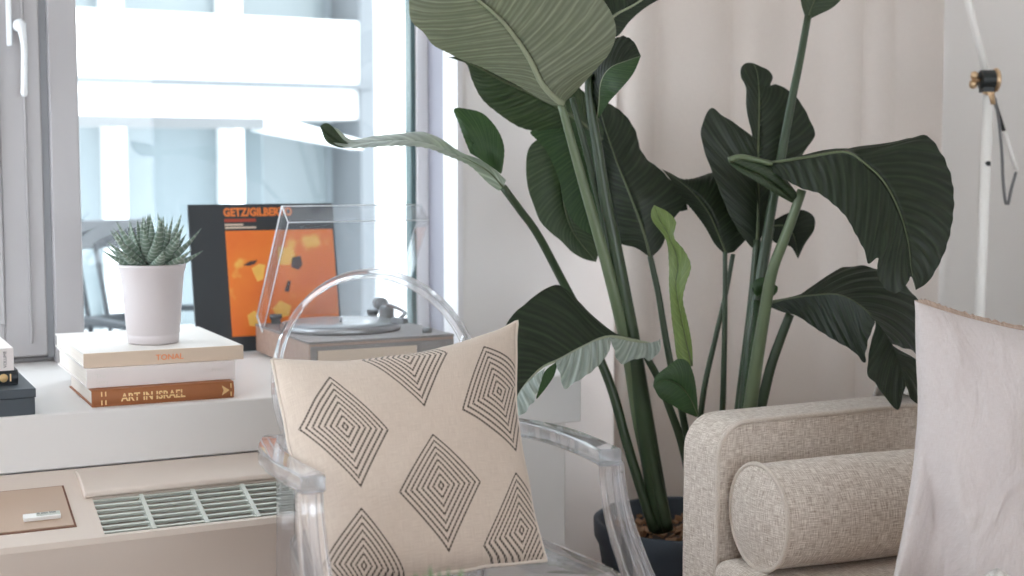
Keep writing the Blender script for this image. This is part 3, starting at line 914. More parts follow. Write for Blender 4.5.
for s in (-1, 1):
    # armrest: from the rim, swelling outwards, to the squared front end
    path = catmull([V(s * 0.200, 0.470, 0.632), V(s * 0.232, 0.41, 0.645), V(s * 0.258, 0.32, 0.650), V(s * 0.272, 0.215, 0.653), V(s * 0.271, 0.11, 0.655), V(s * 0.265, 0.03, 0.656), V(s * 0.262, -0.004, 0.656)], 30)
    side = []
    for i in range(30):
        t = (path[min(i + 1, 29)] - path[max(i - 1, 0)]).normalized()
        side.append(t.cross(Vector((0, 0, 1))).normalized())
    arm = MB().ribbon(path, side, [0.024 + 0.018 * min(1, i / 12) for i in range(30)], 0.030)
    arm.build('armrest', AC_, ch, 0.004)
    # arm support sweeping down and forward to the seat corner, with a raised centre rib
    path = catmull([V(s * 0.267, 0.004, 0.648), V(s * 0.268, 0.0, 0.61), V(s * 0.269, -0.024, 0.55), V(s * 0.272, -0.068, 0.49), V(s * 0.275, -0.112, 0.44)], 22)
    MB().ribbon(path, Vector((1, 0, 0)), [0.040 + 0.012 * i / 21 for i in range(22)], 0.026).build('arm_support', AC_, ch, 0.004)
    MB().ribbon([p + Vector((0, -0.016, 0)) for p in path], Vector((1, 0, 0)), 0.014, 0.008).build('support_rib', AC_, ch, 0.002)
    # legs
    path = catmull([V(s * 0.270, -0.100, 0.45), V(s * 0.268, -0.098, 0.25), V(s * 0.262, -0.090, 0.0)], 10)
    MB().ribbon(path, Vector((1, 0, 0)), [0.044 - 0.002 * i for i in range(10)], [0.042 - 0.0018 * i for i in range(10)]).build('leg', AC_, ch, 0.004)
    path = catmull([V(s * 0.190, 0.470, 0.62), V(s * 0.195, 0.455, 0.45), V(s * 0.200, 0.465, 0.22), V(s * 0.205, 0.488, 0.0)], 16)
    MB().ribbon(path, Vector((1, 0, 0)), 0.034, 0.030).build('leg', AC_, ch, 0.004)

# ------------------------------------------------------------------ cushions
def cushion_mesh(TL, TR, BR, BL, thick, nu=44, bow=(0.02, 0.03, 0.02, 0.03), wob=0.0, seed=0, wave=0.0, folds=0.0, flap=None):
    """soft square cushion between four corner points; returns front and back as one closed mesh with UV 0..1 on the front"""
    TL, TR, BR, BL = map(Vector, (TL, TR, BR, BL))
    nrm = ((TR - TL).cross(BL - TL)).normalized()
    if nrm.dot(CAM - TL) < 0: nrm = -nrm
    def surf(u, v, side):
        p = (TL * (1 - u) + TR * u) * (1 - v) + (BL * (1 - u) + BR * u) * v
        cu, cv = 4 * u * (1 - u), 4 * v * (1 - v)
        p = p + (BL - TL) * (bow[0] * cu * (1 - v) ** 2 - bow[2] * cu * v ** 2) + (TR - TL) * (bow[3] * cv * (1 - u) ** 2 - bow[1] * cv * u ** 2)
        th = (cu ** 0.44) * (cv ** 0.44) * thick / 2
        rimw = 1 - min(1, min(u, v, 1 - u, 1 - v) * 7)
        if wave and rimw > 0:
            p = p + (BL - TL) * (wave * rimw * noise.noise(Vector((u * 6 + seed, v * 6, 9.1)))) + (TR - TL) * (wave * rimw * noise.noise(Vector((u * 6, v * 6 + seed, 4.7))))
        q = noise.noise(Vector((u * 3.1 + seed, v * 3.3, seed + side))) * wob * (0.3 + cu * cv)
        q += noise.noise(Vector((u * 9 + seed * 2, v * 5, seed - side))) * wob * 0.35 * (1 - cu * cv * 0.6)
        if folds:
            w1_ = noise.noise(Vector((u * 11 + 1.5 * noise.noise(Vector((u * 3, v * 3, seed))), v * 1.9, seed + 3.3)))
            w2_ = noise.noise(Vector(((u + v) * 9, (u - v) * 2.0, seed + 8.8)))
            q += folds * ((1 - abs(w1_) * 2.2) * 0.8 + (1 - abs(w2_) * 2.4) * 0.35) * (0.35 + 0.65 * cu * cv)
        e = min(u, v, 1 - u, 1 - v)
        q *= min(1, e * 8)
        if flap and side > 0:
            # a soft corner that has slumped behind a diagonal crease
            (ua, va), (ub, vb), dep = flap
            nx, ny = -(vb - va), (ub - ua)
            ln = math.hypot(nx, ny)
            dd = ((u - ua) * nx + (v - va) * ny) / ln
            k = min(1, max(0, dd / 0.05 + 0.5))
            k = k * k * (3 - 2 * k)
            q -= dep * k * min(1, e * 10)
        return p + nrm * (side * th + q * side)
    mb = MB()
    N = nu
    def pr(i): 
        t = i / N
        return 0.5 - 0.5 * math.cos(PI * t) * (0.35) - 0.65 * (0.5 - t)
    f = [[surf(pr(i), pr(j), 1) for i in range(N + 1)] for j in range(N + 1)]
    b = [[surf(pr(i), pr(j), -1) for i in range(N + 1)] for j in range(N + 1)]
    mb.grid(f, True, lambda a, c: (pr(c * N), 1 - pr(a * N)))
    mb.grid([list(reversed(r)) for r in b], True, lambda a, c: (pr(c * N), 1 - pr(a * N)))
    edge_pts = [surf(pr(i), 0, 1) for i in range(N + 1)] + [surf(1, pr(j), 1) for j in range(1, N + 1)] + [surf(pr(N - i), 1, 1) for i in range(1, N + 1)] + [surf(0, pr(N - j), 1) for j in range(1, N)]
    return mb, edge_pts, surf

# corner points of the diamond cushion
cTL, cTR, cBR, cBL = at(271, 360, 2.50), at(517, 321, 2.66), at(547, 560, 2.40), at(322, 596, 2.22)
mb, ep, csurf = cushion_mesh(cTL, cTR, cBR, cBL, 0.17, 64, (0.100, 0.048, 0.015, 0.004), wob=0.008, seed=2.0, wave=0.010, folds=0.0015)
def homography_uv(px, py):
    """uv of the point of the cushion's front that shows at a photo pixel (points past the seam are extrapolated)"""
    def pj(u, v):
        if 0.03 <= u <= 0.97 and 0.03 <= v <= 0.97:
            q = csurf(u, v, 1)
        else:
            uc, vc = min(0.97, max(0.03, u)), min(0.97, max(0.03, v))
            q = csurf(uc, vc, 1) + (cTR - cTL) * (u - uc) + (cBL - cTL) * (v - vc)
        r = q - CAM
        d = r.dot(FWD)
        return 512 + FOC * r.dot(RGT) / d, 288 - FOC * r.dot(UPV) / d
    u = v = 0.5
    for _ in range(40):
        x, y = pj(u, v)
        h = 0.01
        x1, y1 = pj(u + h, v); x2, y2 = pj(u, v + h)
        a, b, c, d = (x1 - x) / h, (x2 - x) / h, (y1 - y) / h, (y2 - y) / h
        det = a * d - b * c
        ex, ey = px - x, py - y
        u += 0.7 * (ex * d - b * ey) / det
        v += 0.7 * (a * ey - ex * c) / det
    return u, 1 - v
def mat_diamonds():
    w = NT('diamond_embroidered_cotton')
    tc = w.n('TexCoord')
    sx_ = w.n('SeparateXYZ', {0: tc.outputs['UV']})
    U, V_ = sx_.outputs[0], sx_.outputs[1]
    total = None
    # (centre, right corner, bottom corner) as measured
    D = [((345, 430), (389.5, 429), (359, 487), (301.5, 428), (328, 378)),
         ((405, 358), (446, 352), (425, 407), (362, 360), (382, 303)),
         ((441, 490), (482, 484), (447, 548), (402, 494), (431, 433)),
         ((497, 396), (541, 376), (513, 447), (466, 411), (481, 346)),
         ((519, 528), (563, 514), (530, 585), (485, 547), (515, 472)),
         ((365, 563), (406, 566), (372, 622), (321, 560), (362, 513))]
    for c, r, b, l, t in D:
        cu, cv = homography_uv(*c)
        ru, rv = homography_uv(*r); lu, lv = homography_uv(*l)
        bu, bv = homography_uv(*b); tu, tv = homography_uv(*t)
        hx_, hy_ = (ru - lu) / 2, (rv - lv) / 2
        vx_, vy_ = (tu - bu) / 2, (tv - bv) / 2
        cu, cv = (ru + lu + tu + bu) / 4, (rv + lv + tv + bv) / 4
        det = hx_ * vy_ - hy_ * vx_
        du = w.math('SUBTRACT', U, cu)
        dv = w.math('SUBTRACT', V_, cv)
        a = w.math('DIVIDE', w.math('SUBTRACT', w.math('MULTIPLY', du, vy_), w.math('MULTIPLY', dv, vx_)), det)
        b_ = w.math('DIVIDE', w.math('SUBTRACT', w.math('MULTIPLY', dv, hx_), w.math('MULTIPLY', du, hy_)), det)
        r_ = w.math('ADD', w.math('ABSOLUTE', a), w.math('ABSOLUTE', b_))
        K = 7.5
        fr_ = w.math('FRACT', w.math('MULTIPLY', r_, K))
        ln_ = w.math('LESS_THAN', w.math('ABSOLUTE', w.math('SUBTRACT', fr_, 0.5)), 0.205)
        inn = w.math('LESS_THAN', r_, 1.03)
        st_ = w.math('FRACT', w.math('MULTIPLY', w.math('ADD', w.math('SUBTRACT', w.math('ABSOLUTE', a), w.math('ABSOLUTE', b_)), 3.0), 11.0))
        ds = w.math('MULTIPLY_ADD', w.math('LESS_THAN', st_, 0.74), 0.6, 0.4)
        m_ = w.math('MULTIPLY', w.math('MULTIPLY', ln_, inn), ds)
        total = m_ if total is None else w.math('MAXIMUM', total, m_)
    mp1 = w.n('Mapping', {'Vector': tc.outputs['UV'], 'Scale': (420, 18, 1)})
    mp2 = w.n('Mapping', {'Vector': tc.outputs['UV'], 'Scale': (18, 420, 1)})
    n1 = w.n('TexNoise', {'Vector': mp1.outputs[0], 'Scale': 1.0}).outputs[0]
    n2 = w.n('TexNoise', {'Vector': mp2.outputs[0], 'Scale': 1.0}).outputs[0]
    h = w.math('ADD', n1, n2)
    base = w.mix(w.n('MapRange', {0: h, 1: 0.7, 2: 1.3}).outputs[0], rgb((196, 179, 165)), rgb((212, 197, 183)))
    c = w.mix(w.math('MULTIPLY', total, 0.93), base, rgb((62, 52, 46)))
    hb = w.math('ADD', w.math('MULTIPLY', h, 0.5), w.math('MULTIPLY', total, 0.7))
    bm_ = w.n('Bump', {'Height': hb, 'Strength': 0.35, 'Distance': 0.002})
    p = w.n('BsdfPrincipled', {'Base Color': c, 'Roughness': 0.9, 'Specular IOR Level': 0.15, 'Sheen Weight': 0.15, 'Normal': bm_.outputs[0]})
    return w.done(p.outputs[0])
M['diamond'] = mat_diamonds()
M['cream_cloth'] = mat_weave('cream_cotton', rgb((222, 210, 198)), rgb((200, 184, 170)), 200, 0.4, 0.4)
root = (cBL + cBR) / 2
cu = thing('diamond_cushion', 'cream square cushion embroidered with nested black diamonds on the clear armchair', 'cushion', root)
mb.v = [p - root for p in mb.v]
cv_ = mb.build('cushion_cover', M['diamond'], cu, weld=0.0004)
ec = [p - root for p in ep]
MB().tube(ec + [ec[0]], 0.0035, 8, False).build('edge_seam', M['cream_cloth'], cu)

# ------------------------------------------------------------------ sofa
SX = 1.65
sofa = thing('sofa', 'beige tweed sofa with piped square arms beside the potted plant', 'sofa', (SX, 2.41, 0))
def rounded_rect(x0, x1, z0, z1, r, n=6):
    pts = []
    for cx, cz, a0 in ((x1 - r, z1 - r, 0), (x0 + r, z1 - r, PI / 2)):
        for k in range(n + 1):
            a = a0 + PI / 2 * k / n
            pts.append((cx + r * math.cos(a), cz + r * math.sin(a)))
    return pts + [(x0, z0), (x1, z0)]
# the arm is a slab lying along X, its long side faces the seat; front and top meet in a large round corner
AY0, AY1 = -0.055, 0.075      # seat side and outer side, local y
ARMZ = 0.632
def arm_outline(inset=0.0):
    r = 0.075 - inset
    pts = [(0.0 + inset, 0.10)]
    for k in range(9):
        a = PI - PI / 2 * k / 8
        pts.append((inset + r + r * math.cos(a), ARMZ - inset - r + r * math.sin(a)))
    pts += [(0.97, ARMZ - inset), (0.97, 0.10)]
    return pts
arm = MB().prism(arm_outline(), AY0, AY1, 'XZ')
arm.build('armrest', M['sofa'], sofa, 0.010, 3)
ol = arm_outline(0.002)[:-1]
pl_ = [V(x + 0.001, AY0 + 0.001, z - 0.001) for x, z in ol]
pl_ = [pl_[0].lerp(pl_[1], k / 10) for k in range(10)] + pl_[1:-1] + [pl_[-2].lerp(pl_[-1], k / 20) for k in range(1, 21)]
pp = MB().tube(pl_, 0.0052, 8)
pp.build('piping', M['piping'], sofa)
# far arm (beside the camera, outside the frame), base, seat cushion, back
LEN = 1.75
arm2 = MB().prism(arm_outline(), AY0 - LEN + AY0, AY0 - LEN + AY0 + 0.13, 'XZ')
MB().bb((0.03, AY0 - LEN + 0.07, 0.10), (0.97, AY0 + 0.002, 0.235)).build('base', M['sofa'], sofa, 0.01)
sc_ = MB().bb((-0.02, AY0 - 0.90, 0.235), (0.74, AY0 - 0.006, 0.352)).build('seat_cushion', M['sofa'], sofa, 0.03, 4)
sc_ = MB().bb((-0.02, AY0 - LEN + 0.08, 0.235), (0.74, AY0 - 0.91, 0.352)).build('seat_cushion', M['sofa'], sofa, 0.03, 4)
arm2.build('armrest', M['sofa'], sofa, 0.020, 4)
MB().bb((0.76, AY0 - LEN + 0.07, 0.235), (0.97, AY0 + 0.002, 0.74)).build('backrest', M['sofa'], sofa, 0.03, 4)
for x in (0.08, 0.90):
    for y in (AY1 - 0.05, AY0 - LEN + 0.03):
        MB().lathe([(0.016, 0), (0.024, 0.10)], 16, (x, y, 0)).build('leg', M['wood'], sofa)

# bolster
bolY, bolZ, bolR = 2.238, 0.459, 0.105
bo = thing('bolster_cushion', 'round beige tweed bolster lying along the sofa arm', 'cushion', (1.67, bolY, bolZ), math.radians(-4.5))
def bol_prof():
    return [(bolR * 1.0, 0.0), (bolR * 1.02, 0.04), (bolR * 1.03, 0.2), (bolR * 1.02, 0.40), (bolR, 0.46), (bolR * 0.9, 0.475), (0.0, 0.48)]
bm_ = MB()
rows = []
for i, (r, x) in enumerate([(bolR, 0.0)] + [(bolR * (1 + 0.03 * math.sin(PI * t / 12)), 0.46 * t / 12) for t in range(1, 12)] + [(bolR, 0.46), (bolR * 0.8, 0.478), (0.001, 0.482)]):
    rows.append([V(x, r * math.cos(2 * PI * k / 56), r * math.sin(2 * PI * k / 56)) for k in range(57)])
bm_.grid(rows, True, lambda a, c: (a * 0.5, c * 0.66))
bm_.build('bolster_cover', M['sofa'], bo, weld=0.0002)
cap = MB()
rows = []
for i in range(10):
    r = bolR * i / 9 + 0.0003
    rows.append([V(-0.022 * (1 - (i / 9) ** 2) - 0.001, r * math.cos(2 * PI * k / 56), r * math.sin(2 * PI * k / 56)) for k in range(57)])
cap.v, cap.f = [], []
cap.grid(rows, True)
for i, p in enumerate(cap.v):
    cap.uv[i] = (p.y, p.z)
cap.build('bolster_end', M['sofa'], bo)
MB().tube([V(0, (bolR + 0.001) * math.cos(2 * PI * k / 56), (bolR + 0.001) * math.sin(2 * PI * k / 56)) for k in range(57)], 0.005, 8, False).build('piping', M['piping'], bo)

# linen pillow leaning in front of the bolster end
pTL, pTR, pBR, pBL = at(914, 300, 2.50), at(1195, 318, 2.55), at(1180, 640, 2.36), at(884, 612, 2.36)
mb, ep, _s = cushion_mesh(pTL, pTR, pBR, pBL, 0.17, 110, (0.085, 0.03, 0.02, 0.055), wob=0.018, seed=5.3, wave=0.006, folds=0.014, flap=((0.03, 0.50), (0.27, 1.0), 0.06))
root = (pBL + pBR) / 2
pi_ = thing('linen_pillow', 'pale blush linen pillow with frayed edge standing on the sofa seat', 'pillow', root)
mb.v = [p - root for p in mb.v]
mb.build('pillow_cover', M['linen'], pi_, weld=0.0004)
random.seed(11)
ec = [p - root for p in ep]
cen = sum(ec, Vector()) / len(ec)
fr_ = MB()
rows = [[], [], []]
for i in range(111):
    p = ec[i]
    out = (p - cen).normalized()
    q = noise.noise(Vector((i * 0.9, 0, 0)))
    k = min(1, i / 6)
    rows[0].append(p - out * 0.003 + Vector((0, -0.004, 0)))
    rows[1].append(p + Vector((0, -0.003, 0.006 * k + 0.002 * q)))
    rows[2].append(p + Vector((0.002 * q, 0.002 * q, 0.010 * k + 0.004 * q)))
fr_.grid(rows, True, lambda a, c: (a * 0.02, c * 0.5))
fr_.build('frayed_edge', M['fringe'], pi_, fix=False)

# white crochet throw: falls over the arm behind the pillow
def lace_sheet(name, label, rows, parent=None):
    mb = MB().grid(rows, True)
    o = mb.build(name, M['lace'], None, fix=False)
    s = o.modifiers.new('solid', 'SOLIDIFY'); s.thickness = 0.006; s.offset = 1
    tag(o, label, 'throw')
    return o
rows = []
for i in range(22):
    t = i / 21
    x = SX + 0.545 + 0.22 * t
    row = []
    for j in range(40):
        s = j / 39 * 0.46
        w_ = 0.004 * math.sin(t * 25 + 2 * s) + 0.006 * noise.noise(Vector((t * 6, s * 14, 0)))
        if s < 0.10:
            p = V(x, 2.41 + AY1 + 0.012 + w_, ARMZ - 0.10 + s)
        elif s < 0.24:
            a = (s - 0.10)
            p = V(x, 2.41 + AY1 + 0.008 - a * 1.05, ARMZ + 0.012 + abs(w_))
        else:
            p = V(x, 2.41 + AY0 - 0.012 + w_, ARMZ + 0.010 - (s - 0.24))
        if i in (0, 21):
            p += V(0.012 * math.sin(j * 1.6) * (1 if i else -1), 0, 0)
        row.append(p)
    rows.append(row)
lace_sheet('crochet_throw', 'white crochet throw draped over the sofa arm behind the linen pillow', rows)
# crochet corner on the seat in front of the pillow
c0 = at(985, 570, 2.12)
rows = []
for i in range(90):
    a = 2 * PI * i / 89
    row = []
    for j in range(30):
        t = j / 29
        q = noise.noise(Vector((2.2 * math.cos(a) + 5, 2.2 * math.sin(a), 2.0)))
        r = 0.19 * t ** 0.9 * (1 + 0.16 * q + 0.05 * math.sin(13 * a) * t)
        fold = 0.5 + 0.5 * math.sin(5 * a + 6 * t + 2.5 * q)
        env = (1 - t) ** 1.15
        z = 0.357 + (c0.z - 0.357) * env * (1 - 0.30 * fold * min(1, t * 4)) + 0.030 * fold * t * (1 - t) * 2
        z += 0.004 * math.sin(a * 30) * math.sin(t * 24)
        row.append(V(c0.x + 0.01 + r * math.cos(a), c0.y - 0.015 + r * math.sin(a) * 0.80, max(0.357, z)))
    rows.append(row)
lace_sheet('crochet_blanket', 'bunched white crochet blanket just showing before the linen pillow', rows)['category'] = 'blanket'

# ------------------------------------------------------------------ curtain
cx0, cx1, cY = 1.925, 3.086, 3.25
NX, NZ = 200, 14
rows = []
for i in range(NX + 1):
    t = i / NX
    x = cx0 + (cx1 - cx0) * t
    amp = 0.017 * (1 - 0.75 * t)
    ph = 2 * PI * (t * 6.2 + 0.35 * math.sin(t * 7.0) + 0.2 * math.sin(t * 17))
    row = []
    for j in range(NZ + 1):
        z = 0.015 + 2.58 * j / NZ
        sway = 0.006 * math.sin(z * 2.1 + t * 9)
        row.append(V(x + 0.012 * math.cos(ph), cY + amp * math.sin(ph) + sway, z))
    rows.append(row)
cur = thing('curtain', 'off-white floor-length curtain hanging behind the tall potted plant', 'curtain', (2.5, cY, 0))
mb = MB().grid([[p - V(2.5, cY, 0) for p in r] for r in rows], True, lambda a, c: (a * 1.4, c * 2.6))
o = mb.build('curtain_cloth', M['curtain'], cur, fix=False)
s = o.modifiers.new('solid', 'SOLIDIFY'); s.thickness = 0.0015
rod = thing('curtain_rod', 'slim white curtain rail carrying the curtain near the ceiling', 'curtain rod', (2.5, cY, 2.62))
MB().tube([(-0.62, 0, 0), (0.595, 0, 0)], 0.012, 12).build('rail', M['lamp_white'], rod)
for x in (-0.55, 0.5):
    MB().bb((x - 0.01, -0.01, 0), (x + 0.01, 0.25, 0.02)).build('bracket', M['lamp_white'], rod)

# ------------------------------------------------------------------ floor lamp
base = V(2.835, 2.83, 0)
fl = thing('floor_lamp', 'slim white jointed floor lamp with brass and black hinge by the side wall', 'lamp', base)
jt = at(987, 80, 3.80)
pole_top = at(988.5, 94, 3.80)
pl_pts = [V(0, 0, 0.02), at(980, 302, 3.80) - base, pole_top - base]
MB().lathe([(0.0, 0), (0.13, 0), (0.132, 0.006), (0.128, 0.014), (0.02, 0.022), (0.014, 0.03), (0.0, 0.03)], 40, cap=False).build('base', M['lamp_white'], fl)
MB().tube(pl_pts, 0.0142, 16).build('pole', M['lamp_white'], fl)
a0 = at(990, 105, 3.80) - base
a1 = at(988.5, 92, 3.80) - base
MB().tube([a0, a1, a1.lerp(jt - base, 0.35)], [0.0145, 0.0150, 0.0150], 16).build('brass_collar', M['brass'], fl)
j = jt - base
# hinge: dark drum lying across, brass plates and wing knob
ax = RGT.copy(); ax.z = 0; ax.normalize()
hj = thing('hinge', None, None); hj.parent = fl; hj.location = j
hj.rotation_euler = (0, 0, math.atan2(ax.y, ax.x))
MB().lathe([(0.022, -0.020), (0.027, -0.018), (0.027, 0.018), (0.022, 0.020)], 28, (0, 0, 0), 'X').bb((-0.016, -0.018, -0.034), (0.016, 0.018, 0.0)).build('hinge_drum', M['black'], hj, 0.0015)
MB().lathe([(0.030, 0.019), (0.032, 0.021), (0.032, 0.027), (0.028, 0.030), (0.0, 0.030)], 28, (0, 0, 0), 'X').build('brass_plate', M['brass'], hj)
MB().lathe([(0.006, -0.032), (0.006, -0.019)], 12, (0, 0, 0), 'X').lathe([(0.0, -0.010), (0.010, -0.008), (0.013, 0.0), (0.010, 0.008), (0.0, 0.010)], 16, (-0.036, -0.004, 0.011), 'X').lathe([(0.0, -0.010), (0.010, -0.008), (0.013, 0.0), (0.010, 0.008), (0.0, 0.010)], 16, (-0.036, 0.004, -0.011), 'X').build('wing_knob', M['brass'], hj)
for dx_ in (-0.012, -0.004, 0.005, 0.013):
    MB().lathe([(0.0, -0.004), (0.004, -0.002), (0.004, 0.002), (0.0, 0.004)], 10, (dx_, -0.016, -0.035)).build('brass_stud', M['brass'], hj)
# upper arm rising towards the upper left and out of frame
u1 = at(986, 74, 3.80) - base
u2 = at(966, -6, 3.80) - base
MB().tube([u1, u2, u2 + (u2 - u1) * 2.6], 0.0095, 14).build('upper_arm', M['lamp_white'], fl)
tip = u2 + (u2 - u1) * 2.6
MB().lathe([(0.0, 0.05), (0.03, 0.05), (0.045, 0.03), (0.10, -0.08), (0.103, -0.085), (0.096, -0.082), (0.04, 0.025), (0.0, 0.04)], 32, tip, cap=False).build('lamp_shade', M['lamp_white'], fl)
# counterweight arm and cord on the far side of the hinge
k0, k1, k2 = at(992, 92, 3.83) - base, at(1004, 131, 3.83) - base, at(1016.5, 170, 3.83) - base
MB().tube([k0, k1], 0.0052, 10).build('lever_spring', M['black'], fl)
MB().tube([k1, k2], 0.0060, 10).build('lever', M['lamp_white'], fl)
cp = [at(x, y, 3.82) - base for x, y in ((995, 98), (999, 122), (1002, 155), (1003, 180), (1005.5, 202), (1008, 204), (1011, 190), (1016, 172))]
MB().tube(catmull(cp, 40), 0.0042, 8).build('cord', M['grey_cord'], fl)
pb_ = at(985.5, 163.5, 3.80) - base
MB().lathe([(0.0, -0.008), (0.0065, -0.006), (0.0065, 0.006), (0.0, 0.008)], 16, pb_ + V(-0.004, -0.011, 0), 'Y').build('pole_button', M['black'], fl)

# ------------------------------------------------------------------ tall plant (bird of paradise)
PB = V(1.885, 2.815, 0)
plant = thing('potted_plant', 'tall broad-leaved plant in a slate blue round planter between the window and the sofa', 'plant', PB)
MB().lathe([(0.0, 0), (0.170, 0), (0.178, 0.01), (0.215, 0.24), (0.226, 0.262), (0.228, 0.300), (0.222, 0.304), (0.212, 0.300), (0.206, 0.24), (0.0, 0.24)], 64, cap=False).build('planter', M['planter'], plant)
MB().lathe([(0.0, 0.258), (0.1, 0.256), (0.207, 0.25), (0.207, 0.235)], 40, cap=False).build('soil', M['soil'], plant)
random.seed(5)
bk_ = MB()
for i in range(150):
    a, r = random.uniform(0, 2 * PI), 0.198 * math.sqrt(random.random())
    s = random.uniform(0.008, 0.020)
    R = Matrix.Rotation(random.uniform(0, 6), 3, (random.random(), random.random(), random.random() + 0.1))
    bk_.box((r * math.cos(a), r * math.sin(a), 0.262 + random.uniform(0, 0.008)), (s * 1.5, s, s * 0.45), M=R)
o = bk_.build('bark_mulch', M['fur'], plant, 0.001)
o['kind'] = 'stuff'

def dlerp(ds, t):
    if isinstance(ds, (int, float)): return ds
    x = t * (len(ds) - 1)
    i = min(int(x), len(ds) - 2)
    return ds[i] + (ds[i + 1] - ds[i]) * (x - i)

def curve3(pts, ds, n, off=0.0):
    """photo-measured curve, given its real distance along its length"""
    m = len(pts)
    L = [0.0]
    for a, b in zip(pts, pts[1:]):
        L.append(L[-1] + math.hypot(a[0] - b[0], a[1] - b[1]))
    out = []
    for i, p in enumerate(pts):
        t = L[i] / max(L[-1], 1e-6)
        d = (p[2] if len(p) > 2 else dlerp(ds, t)) + off * math.sin(PI * min(1, max(0, t)))
        out.append(at(p[0], p[1], d))
    return catmull(out, n)

def leaf_patch(mb, Mid, Lft, Rgt, ds, eL=0.0, eR=0.0, bow=0.0, pleat=0.0012, n=90, m=9, kp=26, u0=0.0, u1=1.0):
    mid = curve3(Mid, ds, n)
    halves = []
    for side, ed, e in ((-1, Lft, eL), (1, Rgt, eR)):
        if ed is None: continue
        halves.append((side, curve3(ed, ds, n, e)))
    for side, ec_ in halves:
        rows = []
        for i in range(n):
            u = i / (n - 1)
            a, b = mid[i], ec_[i]
            t = (mid[min(i + 1, n - 1)] - mid[max(i - 1, 0)])
            w_ = b - a
            nn = w_.cross(t)
            if nn.length > 1e-9: nn.normalize()
            if nn.dot(CAM - a) < 0: nn = -nn
            fade = min(1, w_.length / 0.05)
            row = []
            for j in range(m + 1):
                v = j / m
                p = a + w_ * v + nn * (bow * w_.length * math.sin(PI * v) + pleat * fade * math.sin(2 * PI * kp * (u - 0.12 * v)) * min(1, v * 3))
                row.append(p - PB)
            rows.append(row)
        mb.grid(rows, True, lambda a, c, s=side: (u0 + (u1 - u0) * a, 0.5 + s * 0.5 * c))
    return mid

def leaf(mat, patches, rib=None, ribmat='midrib', ribr=0.006, label=None):
    mb = MB()
    first = None
    for p in patches:
        mid = leaf_patch(mb, **p)
        first = first or (mid, p)
    o = mb.build('leaf', M[mat], plant, fix=False, weld=0.0003)
    if label: o['label'] = label
    if rib is not False:
        mid, p = first
        n = len(mid)
        pts = [q - PB for q in mid[::3]] + [mid[-1] - PB]
        k = len(pts)
        r_ = MB().tube(pts, [ribr * (0.75 if ribmat == 'midrib' else 0.9) * (1 - 0.85 * i / (k - 1)) for i in range(k)], 8)
        r_.build('midrib', M[ribmat], o)
    return o

def stem(pts, ds, r0, r1, mat='stem', n=36, name='stem'):
    c = [p - PB for p in curve3(pts, ds, n)]
    rr = [r0 + (r1 - r0) * i / (n - 1) for i in range(n)]
    return MB().tube(c, rr, 12).build(name, M[mat], plant)

# A: the big pale leaf at the top
leaf('leaf_pale', [dict(Mid=[(563, 104), (555, 98), (542, 84), (530, 60), (514, 36), (498, 17), (478, 0), (452, -22), (424, -40)],
     Lft=[(562, 106), (550, 104), (532, 94), (517, 85), (499, 76), (481, 67), (464, 61), (448, 53), (433, 45), (424, 33), (412, 22), (409, 8), (411, -14), (424, -40)],
     Rgt=[(565, 102), (580, 87), (591, 75), (600, 65), (609, 54), (615, 40), (616, 28), (611, 12), (598, -6), (570, -32), (520, -52), (470, -54), (424, -40)],
     ds=[3.12, 3.05, 2.98, 2.92], eL=0.05, eR=-0.05, bow=0.05, pleat=0.0010, kp=40, n=110, m=12)], ribmat='midrib_pale', ribr=0.0085)
# B: darker leaf hanging behind it
leaf('leaf_mid', [dict(Mid=[(602, 140), (575, 118), (540, 98), (505, 82), (475, 66), (448, 57)],
     Lft=[(600, 146), (575, 142), (555, 138), (532, 131), (517, 126), (499, 114), (482, 99), (472, 80), (467, 65), (458, 59), (448, 57)],
     Rgt=[(604, 130), (590, 100), (560, 70), (520, 55), (480, 55), (448, 57)],
     ds=[3.32, 3.28, 3.25], eL=0.03, eR=0.05, bow=0.06, pleat=0.0018, kp=22)])
# C: folded leaf to the right of A, its lit half painted brighter
leaf('leaf', [dict(Mid=[(597, 118), (599, 104), (601, 82), (610, 68), (626, 61), (641, 56)],
     Lft=[(594, 116), (589, 104), (586, 84), (594, 66), (606, 48), (615, 39), (624, 36), (634, 42), (641, 56)],
     Rgt=None, ds=[3.16, 3.10, 3.08], eL=0.04, bow=0.04, pleat=0.002, kp=18)], ribr=0.0025)
leaf('leaf_green', [dict(Mid=[(597, 118), (599, 104), (601, 82), (610, 68), (626, 61), (641, 56)],
     Lft=None, Rgt=[(599, 118), (602, 113), (609, 102), (618, 92), (633, 74), (641, 56)],
     ds=[3.15, 3.07, 3.06], eR=-0.03, bow=0.05)], ribmat='midrib_pale', ribr=0.0015)
# D: dark leaf leaving the frame at the top
leaf('leaf', [dict(Mid=[(606, 24), (617, 14), (634, 5), (660, -12), (700, -34)],
     Lft=[(600, 10), (602, -10), (620, -28), (650, -40), (700, -34)],
     Rgt=[(611, 40), (620, 34), (630, 21), (645, 8), (662, -2), (684, -14), (700, -34)],
     ds=[3.24, 3.28, 3.3], bow=0.03)], ribmat='midrib_pale', ribr=0.004)
